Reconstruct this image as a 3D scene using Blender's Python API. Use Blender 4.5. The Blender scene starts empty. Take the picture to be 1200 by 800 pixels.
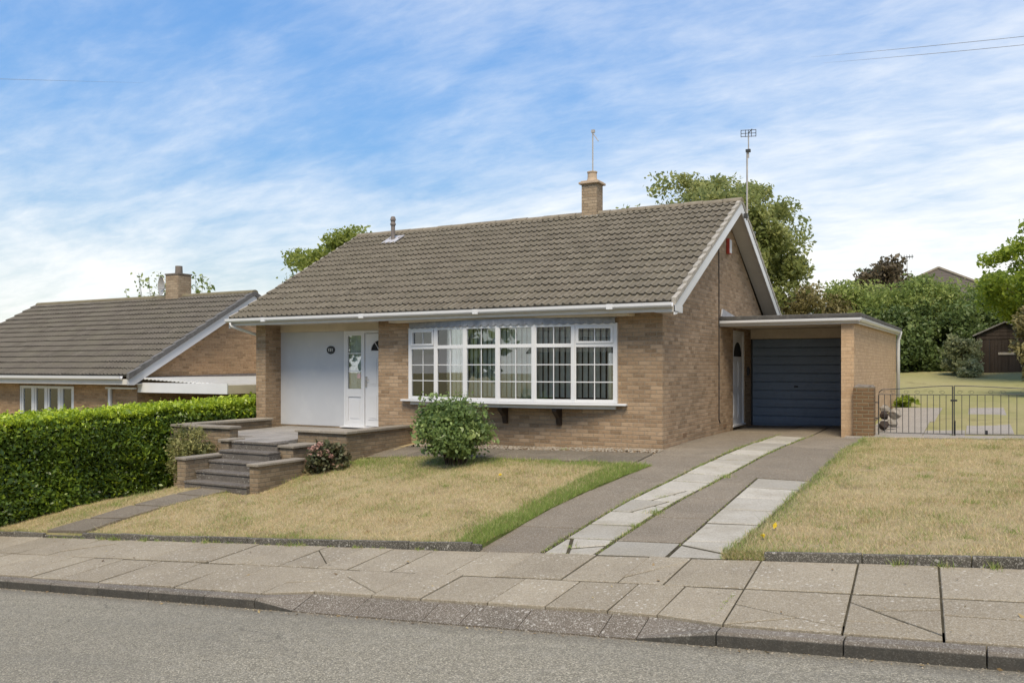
import bpy, math, random
import numpy as np
from mathutils import Vector, Matrix
random.seed(7)
RNG = np.random.default_rng(11)
R = math.radians
scene = bpy.context.scene
COL = scene.collection

# ------------------------------------------------------------------ helpers
class MB:
    """collects polygons, builds one mesh object"""
    def __init__(self):
        self.v = []; self.f = []; self.t = []; self.tint = 0.5
    def add(self, vs, fs, tint=None):
        o = len(self.v)
        self.v.extend([tuple(p) for p in vs])
        for f in fs:
            self.f.append([i + o for i in f]); self.t.append(self.tint if tint is None else tint)
        return self
    def quad(self, a, b, c, d, tint=None):
        return self.add([a, b, c, d], [[0, 1, 2, 3]], tint)
    def box(self, x0, x1, y0, y1, z0, z1, tint=None):
        vs = [(x0,y0,z0),(x1,y0,z0),(x1,y1,z0),(x0,y1,z0),(x0,y0,z1),(x1,y0,z1),(x1,y1,z1),(x0,y1,z1)]
        return self.add(vs, [[3,2,1,0],[4,5,6,7],[0,1,5,4],[1,2,6,5],[2,3,7,6],[3,0,4,7]], tint)
    def hexa(self, b, t, tint=None):
        """b, t: bottom and top loops (counter-clockwise from above)"""
        n = len(b)
        fs = [list(range(n))[::-1], list(range(n, 2*n))]
        for i in range(n):
            j = (i+1) % n; fs.append([i, j, n+j, n+i])
        return self.add(list(b)+list(t), fs, tint)
    def prism(self, poly, axis, a, b, tint=None):
        """2D polygon extruded along axis 'x' (poly in y,z), 'y' (poly in x,z) or 'z' (poly in x,y)"""
        def P(p, k):
            return {'x': (k, p[0], p[1]), 'y': (p[0], k, p[1]), 'z': (p[0], p[1], k)}[axis]
        ar = sum(poly[i][0]*poly[(i+1) % len(poly)][1]-poly[(i+1) % len(poly)][0]*poly[i][1] for i in range(len(poly)))
        if axis == 'y': ar = -ar
        if ar < 0: poly = poly[::-1]
        return self.hexa([P(p, a) for p in poly], [P(p, b) for p in poly], tint)
    def tube(self, pts, r, seg=8, tint=None, cap=True):
        pts = [Vector(p) for p in pts]
        n = len(pts)
        rs = r if isinstance(r, (list, tuple)) else [r]*n
        vs = []; fs = []
        for i, p in enumerate(pts):
            d = (pts[min(i+1, n-1)] - pts[max(i-1, 0)]).normalized()
            up = Vector((0,0,1)) if abs(d.z) < .95 else Vector((1,0,0))
            u = d.cross(up).normalized(); w = u.cross(d).normalized()
            for k in range(seg):
                a = 2*math.pi*k/seg
                vs.append(p + (u*math.cos(a) + w*math.sin(a))*rs[i])
        for i in range(n-1):
            for k in range(seg):
                j = (k+1) % seg
                fs.append([i*seg+k, i*seg+j, (i+1)*seg+j, (i+1)*seg+k][::-1])
        if cap:
            fs.append(list(range(seg))); fs.append([(n-1)*seg+k for k in range(seg)][::-1])
        return self.add(vs, fs, tint)
    def lathe(self, prof, c, seg=16, tint=None):
        """prof: (radius, z) rings"""
        vs = []; fs = []
        for r_, z in prof:
            for k in range(seg):
                a = 2*math.pi*k/seg; vs.append((c[0]+r_*math.cos(a), c[1]+r_*math.sin(a), c[2]+z))
        for i in range(len(prof)-1):
            for k in range(seg):
                j = (k+1) % seg; fs.append([i*seg+k, i*seg+j, (i+1)*seg+j, (i+1)*seg+k])
        fs.append(list(range(seg))[::-1]); fs.append([(len(prof)-1)*seg+k for k in range(seg)])
        return self.add(vs, fs, tint)
    def build(self, name, mat, parent=None, smooth=False, bevel=0):
        me = bpy.data.meshes.new(name)
        me.from_pydata(self.v, [], self.f); me.update()
        at = me.attributes.new('tint', 'FLOAT', 'FACE')
        at.data.foreach_set('value', np.array(self.t, dtype=np.float32))
        me.materials.append(mat)
        if smooth: me.polygons.foreach_set('use_smooth', [True]*len(me.polygons))
        o = bpy.data.objects.new(name, me); COL.objects.link(o)
        if parent is not None: o.parent = parent; o.matrix_parent_inverse = parent.matrix_world.inverted() if False else Matrix.Translation(-Vector(WORLD.get(parent.name, (0,0,0))))
        WORLD[o.name] = WORLD.get(parent.name, (0,0,0)) if parent is not None and False else (0,0,0)
        if bevel:
            m = o.modifiers.new('bevel', 'BEVEL'); m.width = bevel; m.segments = 2; m.limit_method = 'ANGLE'; m.angle_limit = R(40)
        return o
WORLD = {}
def np_mesh(name, verts, nper, tint, mat, parent=None, smooth=False):
    """many separate polygons of nper vertices each; verts (N*nper,3); tint (N,)"""
    me = bpy.data.meshes.new(name)
    n = len(verts)//nper
    me.vertices.add(len(verts)); me.vertices.foreach_set('co', np.ascontiguousarray(verts, dtype=np.float32).ravel())
    me.loops.add(len(verts)); me.loops.foreach_set('vertex_index', np.arange(len(verts), dtype=np.int32))
    me.polygons.add(n); me.polygons.foreach_set('loop_start', np.arange(0, len(verts), nper, dtype=np.int32))
    me.update(calc_edges=True)
    at = me.attributes.new('tint', 'FLOAT', 'FACE'); at.data.foreach_set('value', np.asarray(tint, dtype=np.float32))
    me.materials.append(mat)
    o = bpy.data.objects.new(name, me); COL.objects.link(o)
    if parent is not None:
        o.parent = parent; o.matrix_parent_inverse = Matrix.Translation(-Vector(WORLD.get(parent.name, (0,0,0))))
    WORLD[o.name] = (0,0,0)
    return o
def tag(o, label, cat, group=None):
    o['label'] = label; o['category'] = cat
    if group: o['group'] = group
    return o
def structure(o): o['kind'] = 'structure'; return o
def stuff(o, label=None, cat=None):
    o['kind'] = 'stuff'
    if label: o['label'] = label; o['category'] = cat
    return o
def thing(name, label, cat, loc=(0,0,0), group=None):
    o = bpy.data.objects.new(name, None); COL.objects.link(o); o.location = loc
    o.empty_display_size = .2
    WORLD[o.name] = tuple(loc)
    return tag(o, label, cat, group)

# ------------------------------------------------------------------ materials
def mat(name):
    m = bpy.data.materials.new(name); m.use_nodes = True
    nt = m.node_tree; nt.nodes.clear()
    out = nt.nodes.new('ShaderNodeOutputMaterial'); b = nt.nodes.new('ShaderNodeBsdfPrincipled')
    nt.links.new(b.outputs[0], out.inputs[0])
    return m, nt, b, out
class N:
    """terse node builder"""
    def __init__(s, nt): s.nt = nt
    def n(s, t, **k):
        x = s.nt.nodes.new(t)
        for a, v in k.items(): setattr(x, a, v)
        return x
    def l(s, a, b): s.nt.links.new(a, b)
    def sock(s, node, i, v):
        if v is None: return
        if hasattr(v, 'is_output') or isinstance(v, bpy.types.NodeSocket): s.l(v, node.inputs[i])
        else: node.inputs[i].default_value = v
    def math(s, op, a, b=None, c=None, clamp=False):
        x = s.n('ShaderNodeMath', operation=op, use_clamp=clamp)
        s.sock(x, 0, a); s.sock(x, 1, b); s.sock(x, 2, c); return x.outputs[0]
    def vm(s, op, a, b=None, sc=None):
        x = s.n('ShaderNodeVectorMath', operation=op); s.sock(x, 0, a); s.sock(x, 1, b)
        if sc is not None: s.sock(x, 3, sc)
        return x.outputs[1] if op in ('DOT_PRODUCT', 'LENGTH') else x.outputs[0]
    def noise(s, vec, scale, detail=4, rough=.55, dist=0, color=False):
        x = s.n('ShaderNodeTexNoise'); s.sock(x, 'Vector', vec)
        x.inputs['Scale'].default_value = scale; x.inputs['Detail'].default_value = detail
        x.inputs['Roughness'].default_value = rough; x.inputs['Distortion'].default_value = dist
        return x.outputs[1 if color else 0]
    def vor(s, vec, scale, feature='F1', out=0, rnd=1):
        x = s.n('ShaderNodeTexVoronoi', feature=feature); s.sock(x, 'Vector', vec)
        x.inputs['Scale'].default_value = scale; x.inputs['Randomness'].default_value = rnd
        return x.outputs[out]
    def ramp(s, f, stops, interp='LINEAR'):
        x = s.n('ShaderNodeValToRGB'); x.color_ramp.interpolation = interp; s.l(f, x.inputs[0])
        e = x.color_ramp.elements
        while len(e) < len(stops): e.new(.5)
        for k, (p, c) in zip(e, stops):
            k.position = p; k.color = (c, c, c, 1) if isinstance(c, (int, float)) else (*c, 1)
        return x.outputs[0]
    def mix(s, f, a, b, blend='MIX'):
        x = s.n('ShaderNodeMix', data_type='RGBA', blend_type=blend)
        s.sock(x, 0, f)
        for i, v in ((6, a), (7, b)):
            if isinstance(v, tuple): x.inputs[i].default_value = (*v, 1) if len(v) == 3 else v
            else: s.l(v, x.inputs[i])
        return x.outputs[2]
    def pos(s): return s.n('ShaderNodeNewGeometry').outputs['Position']
    def nrm(s): return s.n('ShaderNodeNewGeometry').outputs['True Normal']
    def attr(s, name, out='Fac'): return s.n('ShaderNodeAttribute', attribute_name=name).outputs[out]
    def bump(s, h, strength, dist, bsdf):
        x = s.n('ShaderNodeBump'); x.inputs['Strength'].default_value = strength; x.inputs['Distance'].default_value = dist
        s.l(h, x.inputs['Height']); s.l(x.outputs[0], bsdf.inputs['Normal'])
    def sep(s, v):
        x = s.n('ShaderNodeSeparateXYZ'); s.l(v, x.inputs[0]); return x.outputs
    def comb(s, a, b, c=0.0):
        x = s.n('ShaderNodeCombineXYZ'); s.sock(x, 0, a); s.sock(x, 1, b); s.sock(x, 2, c); return x.outputs[0]
def plain(name, col, rough=.5, spec=.5, var=.12, nscale=3., bump=0, metal=0, dirt=None):
    m, nt, b, _ = mat(name); k = N(nt); p = k.pos()
    n1 = k.noise(p, nscale, 5, .6)
    lo = tuple(c*(1-var) for c in col); hi = tuple(min(1, c*(1+var)) for c in col)
    c = k.mix(k.ramp(n1, [(.3, 0.), (.7, 1.)]), lo, hi)
    if dirt:
        d = k.ramp(k.noise(p, nscale*2.3, 6, .7), [(.52, 0.), (.75, 1.)])
        c = k.mix(k.math('MULTIPLY', d, dirt[1]), c, dirt[0])
    nt.links.new(c, b.inputs['Base Color'])
    b.inputs['Roughness'].default_value = rough; b.inputs['Specular IOR Level'].default_value = spec
    b.inputs['Metallic'].default_value = metal
    if bump: k.bump(k.noise(p, 60, 4, .6), bump, .01, b)
    return m
def brick(name, cols, mortar, L=.225, H=.075, jw=.010, weather=.35, wcol=(.16,.125,.085), strength=.8, soldier=False):
    """true courses: every brick has its own colour; mapped from where the wall stands"""
    m, nt, b, _ = mat(name); k = N(nt); p = k.pos()
    nx, ny, nz = k.sep(k.nrm()); px, py, pz = k.sep(p)
    isx = k.math('GREATER_THAN', k.math('ABSOLUTE', nx), .6)
    u = k.math('ADD', k.math('MULTIPLY', py, isx), k.math('MULTIPLY', px, k.math('SUBTRACT', 1., isx)))
    flat = k.math('GREATER_THAN', k.math('ABSOLUTE', nz), .6)
    v = k.math('ADD', k.math('MULTIPLY', py, flat), k.math('MULTIPLY', pz, k.math('SUBTRACT', 1., flat)))
    wob = k.noise(p, 2.2, 2, .5)
    u = k.math('ADD', u, k.math('MULTIPLY', k.math('SUBTRACT', k.noise(p, 9, 2), .5), .016))
    v = k.math('ADD', v, k.math('MULTIPLY', k.math('SUBTRACT', k.noise(p, 7, 2), .5), .010))
    if soldier: u, v = v, u
    vr = k.math('DIVIDE', v, H); row = k.math('FLOOR', vr); fv = k.math('SUBTRACT', vr, row)
    half = k.math('MULTIPLY', k.math('MODULO', k.math('ABSOLUTE', row), 2.), .5)
    ur = k.math('ADD', k.math('DIVIDE', u, L), half); colm = k.math('FLOOR', ur); fu = k.math('SUBTRACT', ur, colm)
    wn = k.n('ShaderNodeTexWhiteNoise'); k.l(k.comb(colm, row, 3.7), wn.inputs['Vector'])
    st = [(i/(len(cols)-1), c) for i, c in enumerate(cols)]
    bc = k.ramp(wn.outputs['Value'], st)
    # mottling inside each brick
    mo = k.noise(p, 34, 5, .65)
    bc = k.mix(k.math('MULTIPLY', k.ramp(mo, [(.4, 0.), (.72, 1.)]), .42), bc, tuple(min(1, c*1.38) for c in cols[len(cols)//2]))
    bc = k.mix(k.math('MULTIPLY', k.ramp(k.noise(p, 15, 4, .6), [(.5, 0.), (.72, 1.)]), .45), bc, tuple(c*.62 for c in cols[0]))
    eu = k.math('MULTIPLY', k.math('MINIMUM', fu, k.math('SUBTRACT', 1., fu)), L)
    ev = k.math('MULTIPLY', k.math('MINIMUM', fv, k.math('SUBTRACT', 1., fv)), H)
    e = k.math('MINIMUM', eu, ev)
    e = k.math('ADD', e, k.math('MULTIPLY', k.math('SUBTRACT', k.noise(p, 70, 3), .5), .006))
    mm = k.n('ShaderNodeMapRange', interpolation_type='SMOOTHSTEP'); k.l(e, mm.inputs[0])
    mm.inputs[1].default_value = jw*.28; mm.inputs[2].default_value = jw*.85; mm.inputs[3].default_value = 0; mm.inputs[4].default_value = 1
    mask = mm.outputs[0]
    mc = k.mix(k.noise(p, 12, 4), tuple(c*.68 for c in mortar), mortar)
    c = k.mix(mask, mc, bc)
    c = k.mix(k.math('MULTIPLY', k.ramp(k.noise(p, .75, 5, .62), [(.42, 0.), (.74, 1.)]), weather), c, wcol)
    nt.links.new(c, b.inputs['Base Color'])
    b.inputs['Roughness'].default_value = .93; b.inputs['Specular IOR Level'].default_value = .2
    h = k.math('ADD', k.math('MULTIPLY', mask, .8), k.math('MULTIPLY', mo, .25))
    h = k.math('ADD', h, k.math('MULTIPLY', wn.outputs['Value'], .22))
    k.bump(h, strength, .012, b)
    return m
M = {}
BUFF = [(0.198,0.135,0.082), (0.267,0.184,0.113), (0.298,0.207,0.128), (0.325,0.228,0.143), (0.361,0.259,0.167), (0.397,0.291,0.195)]
M['brick'] = brick('buff_brick', BUFF, (.36,.295,.215))
M['soldier'] = brick('buff_soldier_brick', BUFF, (.285,.232,.165), L=.225, H=.075, soldier=True)
M['brick_low'] = brick('garden_wall_brick', [(.16,.118,.075),(.225,.165,.105),(.25,.19,.125),(.29,.225,.15)], (.23,.2,.15), weather=.6, wcol=(.1,.085,.06))
M['brick_pale'] = brick('pale_wall_brick', [(0.374,0.257,0.152),(0.429,0.302,0.185),(0.451,0.320,0.198),(0.484,0.352,0.222)], (0.462,0.341,0.220), weather=.3, wcol=(0.286,0.194,0.120), strength=.35)
M['brick_red'] = brick('orange_brick', [(0.129,0.073,0.038),(0.160,0.095,0.050),(0.177,0.107,0.057),(0.197,0.126,0.068)], (0.272,0.237,0.152), jw=.013, weather=.35, wcol=(0.082,0.059,0.038))
M['brick_next'] = brick('neighbour_brick', [(0.244,0.159,0.091),(0.342,0.217,0.122),(0.390,0.256,0.146),(0.451,0.299,0.177)], (0.439,0.329,0.207))

def tile_mat(name, a, b_, moss, mossf):
    m, nt, b, _ = mat(name); k = N(nt); p = k.pos(); t = k.attr('tint')
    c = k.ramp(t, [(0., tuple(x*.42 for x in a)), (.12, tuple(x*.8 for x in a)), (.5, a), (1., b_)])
    c = k.mix(k.math('MULTIPLY', k.ramp(k.noise(p, 26, 6, .7), [(.45, 0.), (.7, 1.)]), .5), c, tuple(x*.55 for x in a))
    c = k.mix(k.math('MULTIPLY', k.ramp(k.noise(p, 1.1, 6, .65), [(.45, 0.), (.7, 1.)]), mossf), c, moss)
    px_, py_, pz_ = k.sep(p); sv_ = k.comb(k.math('MULTIPLY', px_, 5.), k.math('MULTIPLY', py_, .35), k.math('MULTIPLY', pz_, .35))
    c = k.mix(k.math('MULTIPLY', k.ramp(k.noise(sv_, 1.0, 5, .65), [(.5, 0.), (.72, 1.)]), .45), c, tuple(x*.6 for x in a))
    c = k.mix(k.math('MULTIPLY', k.ramp(k.noise(p, 3.5, 6, .7), [(.58, 0.), (.7, 1.)]), .4), c, tuple(min(1, x*1.25) for x in b_))
    c = k.mix(k.math('MULTIPLY', k.ramp(k.noise(p, 45, 3, .7), [(.64, 0.), (.74, 1.)]), .25), c, (.36,.34,.28))
    nt.links.new(c, b.inputs['Base Color']); b.inputs['Roughness'].default_value = .92; b.inputs['Specular IOR Level'].default_value = .25
    k.bump(k.noise(p, 90, 5, .7), .35, .008, b)
    return m
M['tile'] = tile_mat('brown_roof_tile', (0.162,0.143,0.109), (0.211,0.188,0.147), (0.154,0.143,0.102), .3)
M['tile_next'] = tile_mat('grey_roof_tile', (0.140,0.126,0.104), (0.174,0.157,0.132), (0.145,0.136,0.098), .4)
M['verge'] = plain('pale_verge_tile', (.33,.31,.27), .9, .3, .25, 8, .3, dirt=((.15,.14,.11), .6))
M['verge_dark'] = plain('grey_verge_tile', (.13,.128,.125), .8, .3, .2, 8)
M['ridge'] = plain('ridge_tile_clay', (.19,.165,.125), .9, .3, .25, 6, .4, dirt=((.28,.25,.18), .5))
M['white'] = plain('white_upvc', (.61,.62,.63), .28, .5, .03, 2)
M['white_old'] = plain('weathered_white_board', (.52,.50,.455), .5, .4, .07, 2.5, dirt=((.45,.42,.35), .35))
M['cream'] = plain('cream_board', (.60,.53,.42), .7, .3, .08, 3, dirt=((.42,.36,.27), .4))
M['panel_white'] = plain('white_render', (.47,.485,.50), .8, .3, .04, 1.2, dirt=((.6,.6,.58), .3))
M['lead'] = plain('lead_sheet', (.20,.215,.24), .5, .5, .25, 7, dirt=((.45,.46,.47), .5))
M['felt'] = plain('roof_felt', (.075,.072,.068), .9, .3, .3, 5, .4, dirt=((.2,.19,.16), .5))
M['bracket'] = plain('dark_stained_wood', (.028,.017,.012), .5, .4, .2, 12)
M['black_iron'] = plain('black_iron', (.017,.017,.018), .55, .5, .3, 30)
M['iron'] = plain('dark_painted_iron', (.035,.036,.035), .5, .5, .25, 30)
M['galv'] = plain('galvanised_pole', (.40,.38,.35), .45, .5, .15, 8, metal=.3)
M['pipe'] = plain('grey_clay_pipe', (.17,.15,.14), .8, .3, .2, 10)
M['red_box'] = plain('red_plastic', (.38,.05,.03), .4, .5, .05, 5)
M['chim'] = brick('chimney_brick', [(.24,.18,.12),(.29,.22,.15),(.33,.26,.18),(.36,.285,.2)], (.3,.245,.175), weather=.4)
M['pot'] = plain('pale_clay_pot', (.42,.33,.24), .85, .3, .12, 9)
M['shed'] = None
def wood(name, a, b_, pitch):
    m, nt, b, _ = mat(name); k = N(nt); p = k.pos(); px, py, pz = k.sep(p)
    s = k.comb(k.math('MULTIPLY', px, 14.), k.math('MULTIPLY', py, 14.), k.math('MULTIPLY', pz, .9))
    g = k.noise(s, 2.0, 6, .7)
    wn = k.n('ShaderNodeTexWhiteNoise', noise_dimensions='1D'); k.l(k.math('FLOOR', k.math('DIVIDE', px, pitch)), wn.inputs['W'])
    c = k.mix(g, a, b_); c = k.mix(k.math('MULTIPLY', wn.outputs['Value'], .45), c, tuple(x*.5 for x in a))
    nt.links.new(c, b.inputs['Base Color']); b.inputs['Roughness'].default_value = .85; b.inputs['Specular IOR Level'].default_value = .2
    k.bump(g, .5, .01, b); return m
M['shed'] = wood('dark_creosoted_boards', (.035,.025,.018), (.095,.072,.055), .12)
M['bark'] = plain('bark', (.10,.08,.055), .95, .2, .35, 9, .8)
M['bark_dark'] = plain('dark_stem', (.06,.042,.028), .95, .2, .3, 12, .5)
# concrete steps and paving
def concrete(name, a, b_, speck=(.5,.48,.42), speckf=.5, stain=(.1,.095,.08), stainf=.4, tint=True, lichen=0., bumps=.4, sscale=130):
    m, nt, b, _ = mat(name); k = N(nt); p = k.pos()
    c = k.mix(k.attr('tint'), a, b_) if tint else k.mix(k.noise(p, 2, 4), a, b_)
    c = k.mix(k.math('MULTIPLY', k.ramp(k.noise(p, 1.7, 7, .68), [(.42, 0.), (.72, 1.)]), stainf), c, stain)
    vx = k.n('ShaderNodeTexVoronoi'); k.l(p, vx.inputs['Vector']); vx.inputs['Scale'].default_value = sscale
    wn = k.sep(vx.outputs['Color'])[0]
    c = k.mix(k.math('MULTIPLY', k.ramp(wn, [(.70, 0.), (.95, 1.)]), speckf), c, speck)
    c = k.mix(k.math('MULTIPLY', k.ramp(wn, [(.05, 1.), (.22, 0.)]), speckf*.9), c, tuple(x*.45 for x in a))
    c = k.mix(k.math('MULTIPLY', k.ramp(k.noise(p, 38, 4, .75), [(.42, 0.), (.66, 1.)]), .35), c, tuple(x*.6 for x in a))
    if lichen:
        d = k.vor(k.vm('ADD', p, k.vm('SCALE', k.noise(p, 20, 3, .6, color=True), None, .03)), 15.)
        msk = k.math('MULTIPLY', k.ramp(d, [(.16, 1.), (.24, 0.)]), k.ramp(k.noise(p, 1.4, 3), [(.46, 0.), (.56, 1.)]))
        c = k.mix(k.math('MULTIPLY', msk, lichen), c, (.58,.56,.5))
    nt.links.new(c, b.inputs['Base Color']); b.inputs['Roughness'].default_value = .93; b.inputs['Specular IOR Level'].default_value = .25
    h = k.math('ADD', k.noise(p, 75, 5, .7), k.math('MULTIPLY', wn, .4))
    k.bump(h, bumps, .008, b); return m
M['slab'] = concrete('paving_slab', (0.234,0.199,0.140), (0.342,0.296,0.216), lichen=.5, stain=(0.177,0.147,0.107), stainf=.5)
M['slab_drive'] = concrete('pale_drive_slab', (.25,.235,.20), (.46,.435,.375), stain=(0.267,0.238,0.179), stainf=.7, speckf=.3)
M['drive'] = concrete('dark_drive_concrete', (0.170,0.141,0.104), (0.229,0.194,0.145), stain=(0.092,0.079,0.062), stainf=.45, speckf=.4)
M['kerb'] = concrete('kerb_stone', (0.149,0.128,0.102), (0.216,0.184,0.145), stain=(0.062,0.054,0.045), stainf=.6, lichen=.35)
M['ramp'] = concrete('dropped_kerb_stone', (0.129,0.109,0.085), (0.178,0.150,0.116), stain=(0.076,0.068,0.053), stainf=.45, speckf=.6, lichen=.45)
M['edging'] = concrete('edging_stone', (0.083,0.076,0.063), (0.125,0.115,0.096), stain=(0.040,0.040,0.030), stainf=.6, lichen=.5)
M['step'] = concrete('step_concrete', (0.116,0.102,0.089), (0.143,0.127,0.109), stain=(0.043,0.038,0.034), stainf=.75, speckf=.25, lichen=.3, tint=False)
M['coping'] = concrete('coping_slab', (.235,.205,.165), (.32,.285,.23), stain=(.11,.1,.08), stainf=.5, speckf=.3)
M['terrace'] = concrete('terrace_paving', (.24,.225,.205), (.33,.31,.285), stain=(.13,.125,.12), stainf=.5, speckf=.2)
M['patio'] = concrete('patio_concrete', (0.281,0.257,0.226), (0.328,0.300,0.265), stain=(0.195,0.176,0.148), stainf=.5, tint=False)
M['path'] = concrete('path_slab', (0.127,0.108,0.079), (0.176,0.148,0.109), stain=(0.056,0.050,0.040), stainf=.5, speckf=.3)
def kerb_face_tone():  # upright kerb faces are mixed darker than the tops
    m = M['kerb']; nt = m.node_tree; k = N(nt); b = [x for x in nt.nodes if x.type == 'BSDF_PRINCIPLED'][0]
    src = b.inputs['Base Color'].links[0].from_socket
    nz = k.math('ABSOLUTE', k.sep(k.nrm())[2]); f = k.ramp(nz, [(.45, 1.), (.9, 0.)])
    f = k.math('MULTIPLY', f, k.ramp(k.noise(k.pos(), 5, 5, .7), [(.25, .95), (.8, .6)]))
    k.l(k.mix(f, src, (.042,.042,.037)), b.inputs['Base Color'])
kerb_face_tone()
def asphalt():
    m, nt, b, _ = mat('worn_asphalt'); k = N(nt); p = k.pos()
    vx = k.n('ShaderNodeTexVoronoi'); k.l(p, vx.inputs['Vector']); vx.inputs['Scale'].default_value = 88
    w = k.sep(vx.outputs['Color'])
    c = k.ramp(w[0], [(0., (0.162,0.148,0.111)), (.35, (0.258,0.238,0.181)), (.75, (0.355,0.328,0.252)), (1., (0.541,0.497,0.386))])
    c = k.mix(k.math('MULTIPLY', k.ramp(vx.outputs['Distance'], [(.35, 0.), (.7, 1.)]), .55), c, (.105,.098,.083))
    sx = k.comb(k.math('MULTIPLY', k.sep(p)[0], .25), k.sep(p)[1], 0.)
    c = k.mix(k.math('MULTIPLY', k.ramp(k.noise(sx, 1.3, 6, .65), [(.45, 0.), (.75, 1.)]), .4), c, (.17,.163,.138))
    c = k.mix(k.math('MULTIPLY', k.ramp(k.noise(p, 8, 5, .7), [(.5, 0.), (.72, 1.)]), .3), c, (.34,.325,.275))
    c = k.mix(k.math('MULTIPLY', k.ramp(k.noise(sx, .55, 5, .6, .6), [(.5, 0.), (.56, 1.)]), .16), c, (.11,.105,.09))
    gy_ = k.math('ADD', k.sep(p)[1], k.math('MULTIPLY', k.math('SUBTRACT', k.noise(p, 3.5, 5, .7), .5), .22))
    gm = k.n('ShaderNodeMapRange', interpolation_type='SMOOTHSTEP'); k.l(gy_, gm.inputs[0]); gm.inputs[1].default_value = -8.55; gm.inputs[2].default_value = -8.24
    c = k.mix(k.math('MULTIPLY', gm.outputs[0], .42), c, (.10,.092,.075))
    cr = k.vor(k.vm('ADD', p, k.vm('SCALE', k.noise(p, 2, 4, .6, color=True), None, .5)), .55, 'DISTANCE_TO_EDGE')
    c = k.mix(k.math('MULTIPLY', k.ramp(cr, [(.0, 1.), (.006, 0.)]), k.math('MULTIPLY', k.ramp(k.noise(p, .6, 2), [(.5, 0.), (.6, 1.)]), .6)), c, (.06,.057,.05))
    nt.links.new(c, b.inputs['Base Color']); b.inputs['Roughness'].default_value = .95; b.inputs['Specular IOR Level'].default_value = .2
    k.bump(k.math('SUBTRACT', k.math('MULTIPLY', w[1], .4), vx.outputs['Distance']), .7, .01, b); return m
M['asphalt'] = asphalt()
def soil_mat(name, dry1, dry2, g1, g2, bump=.8):
    """turf: 'tint' 0 dry .. 1 green"""
    m, nt, b, _ = mat(name); k = N(nt); p = k.pos(); t = k.attr('green')
    n = k.noise(p, 55, 6, .75); n2 = k.noise(p, 3.2, 6, .7)
    dry = k.mix(n2, dry1, dry2); dry = k.mix(k.math('MULTIPLY', k.ramp(n, [(.4, 0.), (.65, 1.)]), .5), dry, tuple(x*.5 for x in dry1))
    dry = k.mix(k.math('MULTIPLY', k.ramp(k.noise(p, 1.6, 6, .72), [(.54, 0.), (.66, 1.)]), .65), dry, (.17,.128,.075))
    gr = k.mix(n, g1, g2)
    f = k.math('ADD', t, k.math('MULTIPLY', k.math('SUBTRACT', k.noise(p, 6, 4, .7), .5), .9), clamp=True)
    c = k.mix(f, dry, gr)
    nt.links.new(c, b.inputs['Base Color']); b.inputs['Roughness'].default_value = 1; b.inputs['Specular IOR Level'].default_value = .1
    k.bump(k.math('ADD', n, k.noise(p, 160, 3, .7)), bump, .02, b); return m
M['turf'] = soil_mat('dry_turf', (0.391,0.312,0.174), (0.545,0.445,0.269), (0.088,0.121,0.029), (0.166,0.208,0.056))
M['joint'] = plain('joint_dirt', (.06,.052,.034), 1, .1, .4, 6)
M['earth'] = plain('earth', (.14,.115,.07), .98, .1, .3, 3, .5)
M['turf_back'] = soil_mat('back_turf', (.40,.34,.175), (.48,.42,.24), (.19,.21,.075), (.28,.29,.11))
def blade_mat():
    m, nt, b, out = mat('grass_blades'); k = N(nt); t = k.attr('tint'); p = k.pos()
    c = k.ramp(t, [(0., (0.378,0.265,0.121)), (.22, (0.561,0.447,0.259)), (.45, (0.683,0.570,0.352)), (.58, (0.402,0.383,0.160)), (.75, (0.183,0.254,0.055)), (1., (0.268,0.377,0.083))])
    nt.links.new(c, b.inputs['Base Color']); b.inputs['Roughness'].default_value = .75; b.inputs['Specular IOR Level'].default_value = .2
    tr = k.n('ShaderNodeBsdfTranslucent'); k.l(c, tr.inputs[0])
    mx = k.n('ShaderNodeMixShader'); mx.inputs[0].default_value = .3; k.l(b.outputs[0], mx.inputs[1]); k.l(tr.outputs[0], mx.inputs[2]); k.l(mx.outputs[0], out.inputs[0])
    return m
M['blade'] = blade_mat()
def leaf(name, stops, transl=.35, rough=.5):
    m, nt, b, out = mat(name); k = N(nt); t = k.attr('tint')
    c = k.ramp(t, stops)
    nt.links.new(c, b.inputs['Base Color']); b.inputs['Roughness'].default_value = rough; b.inputs['Specular IOR Level'].default_value = .35
    tr = k.n('ShaderNodeBsdfTranslucent'); k.l(k.mix(.5, c, tuple(min(1, x*1.6) for x in stops[-1][1])), tr.inputs[0])
    mx = k.n('ShaderNodeMixShader'); mx.inputs[0].default_value = transl; k.l(b.outputs[0], mx.inputs[1]); k.l(tr.outputs[0], mx.inputs[2]); k.l(mx.outputs[0], out.inputs[0])
    return m
def glass():
    m, nt, b, out = mat('window_glass'); k = N(nt); nt.nodes.remove(b)
    fr = k.n('ShaderNodeFresnel'); fr.inputs[0].default_value = 1.5
    gl = k.n('ShaderNodeBsdfGlossy'); gl.inputs['Roughness'].default_value = .004; gl.inputs[0].default_value = (.95,.97,1,1)
    tp = k.n('ShaderNodeBsdfTransparent'); tp.inputs[0].default_value = (.95,.97,.95,1)
    f = k.math('ADD', k.math('MULTIPLY', fr.outputs[0], 1.5), .07, clamp=True)
    mx = k.n('ShaderNodeMixShader'); k.l(f, mx.inputs[0]); k.l(tp.outputs[0], mx.inputs[1]); k.l(gl.outputs[0], mx.inputs[2]); k.l(mx.outputs[0], out.inputs[0])
    k2 = k.n('ShaderNodeBump'); k2.inputs['Strength'].default_value = .02; k.l(k.noise(k.pos(), 2.5, 2), k2.inputs['Height']); k.l(k2.outputs[0], gl.inputs['Normal'])
    return m
M['glass'] = glass()
M['blind'] = plain('vertical_blind_fabric', (.85,.82,.74), .8, .2, .1, 3)
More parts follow.
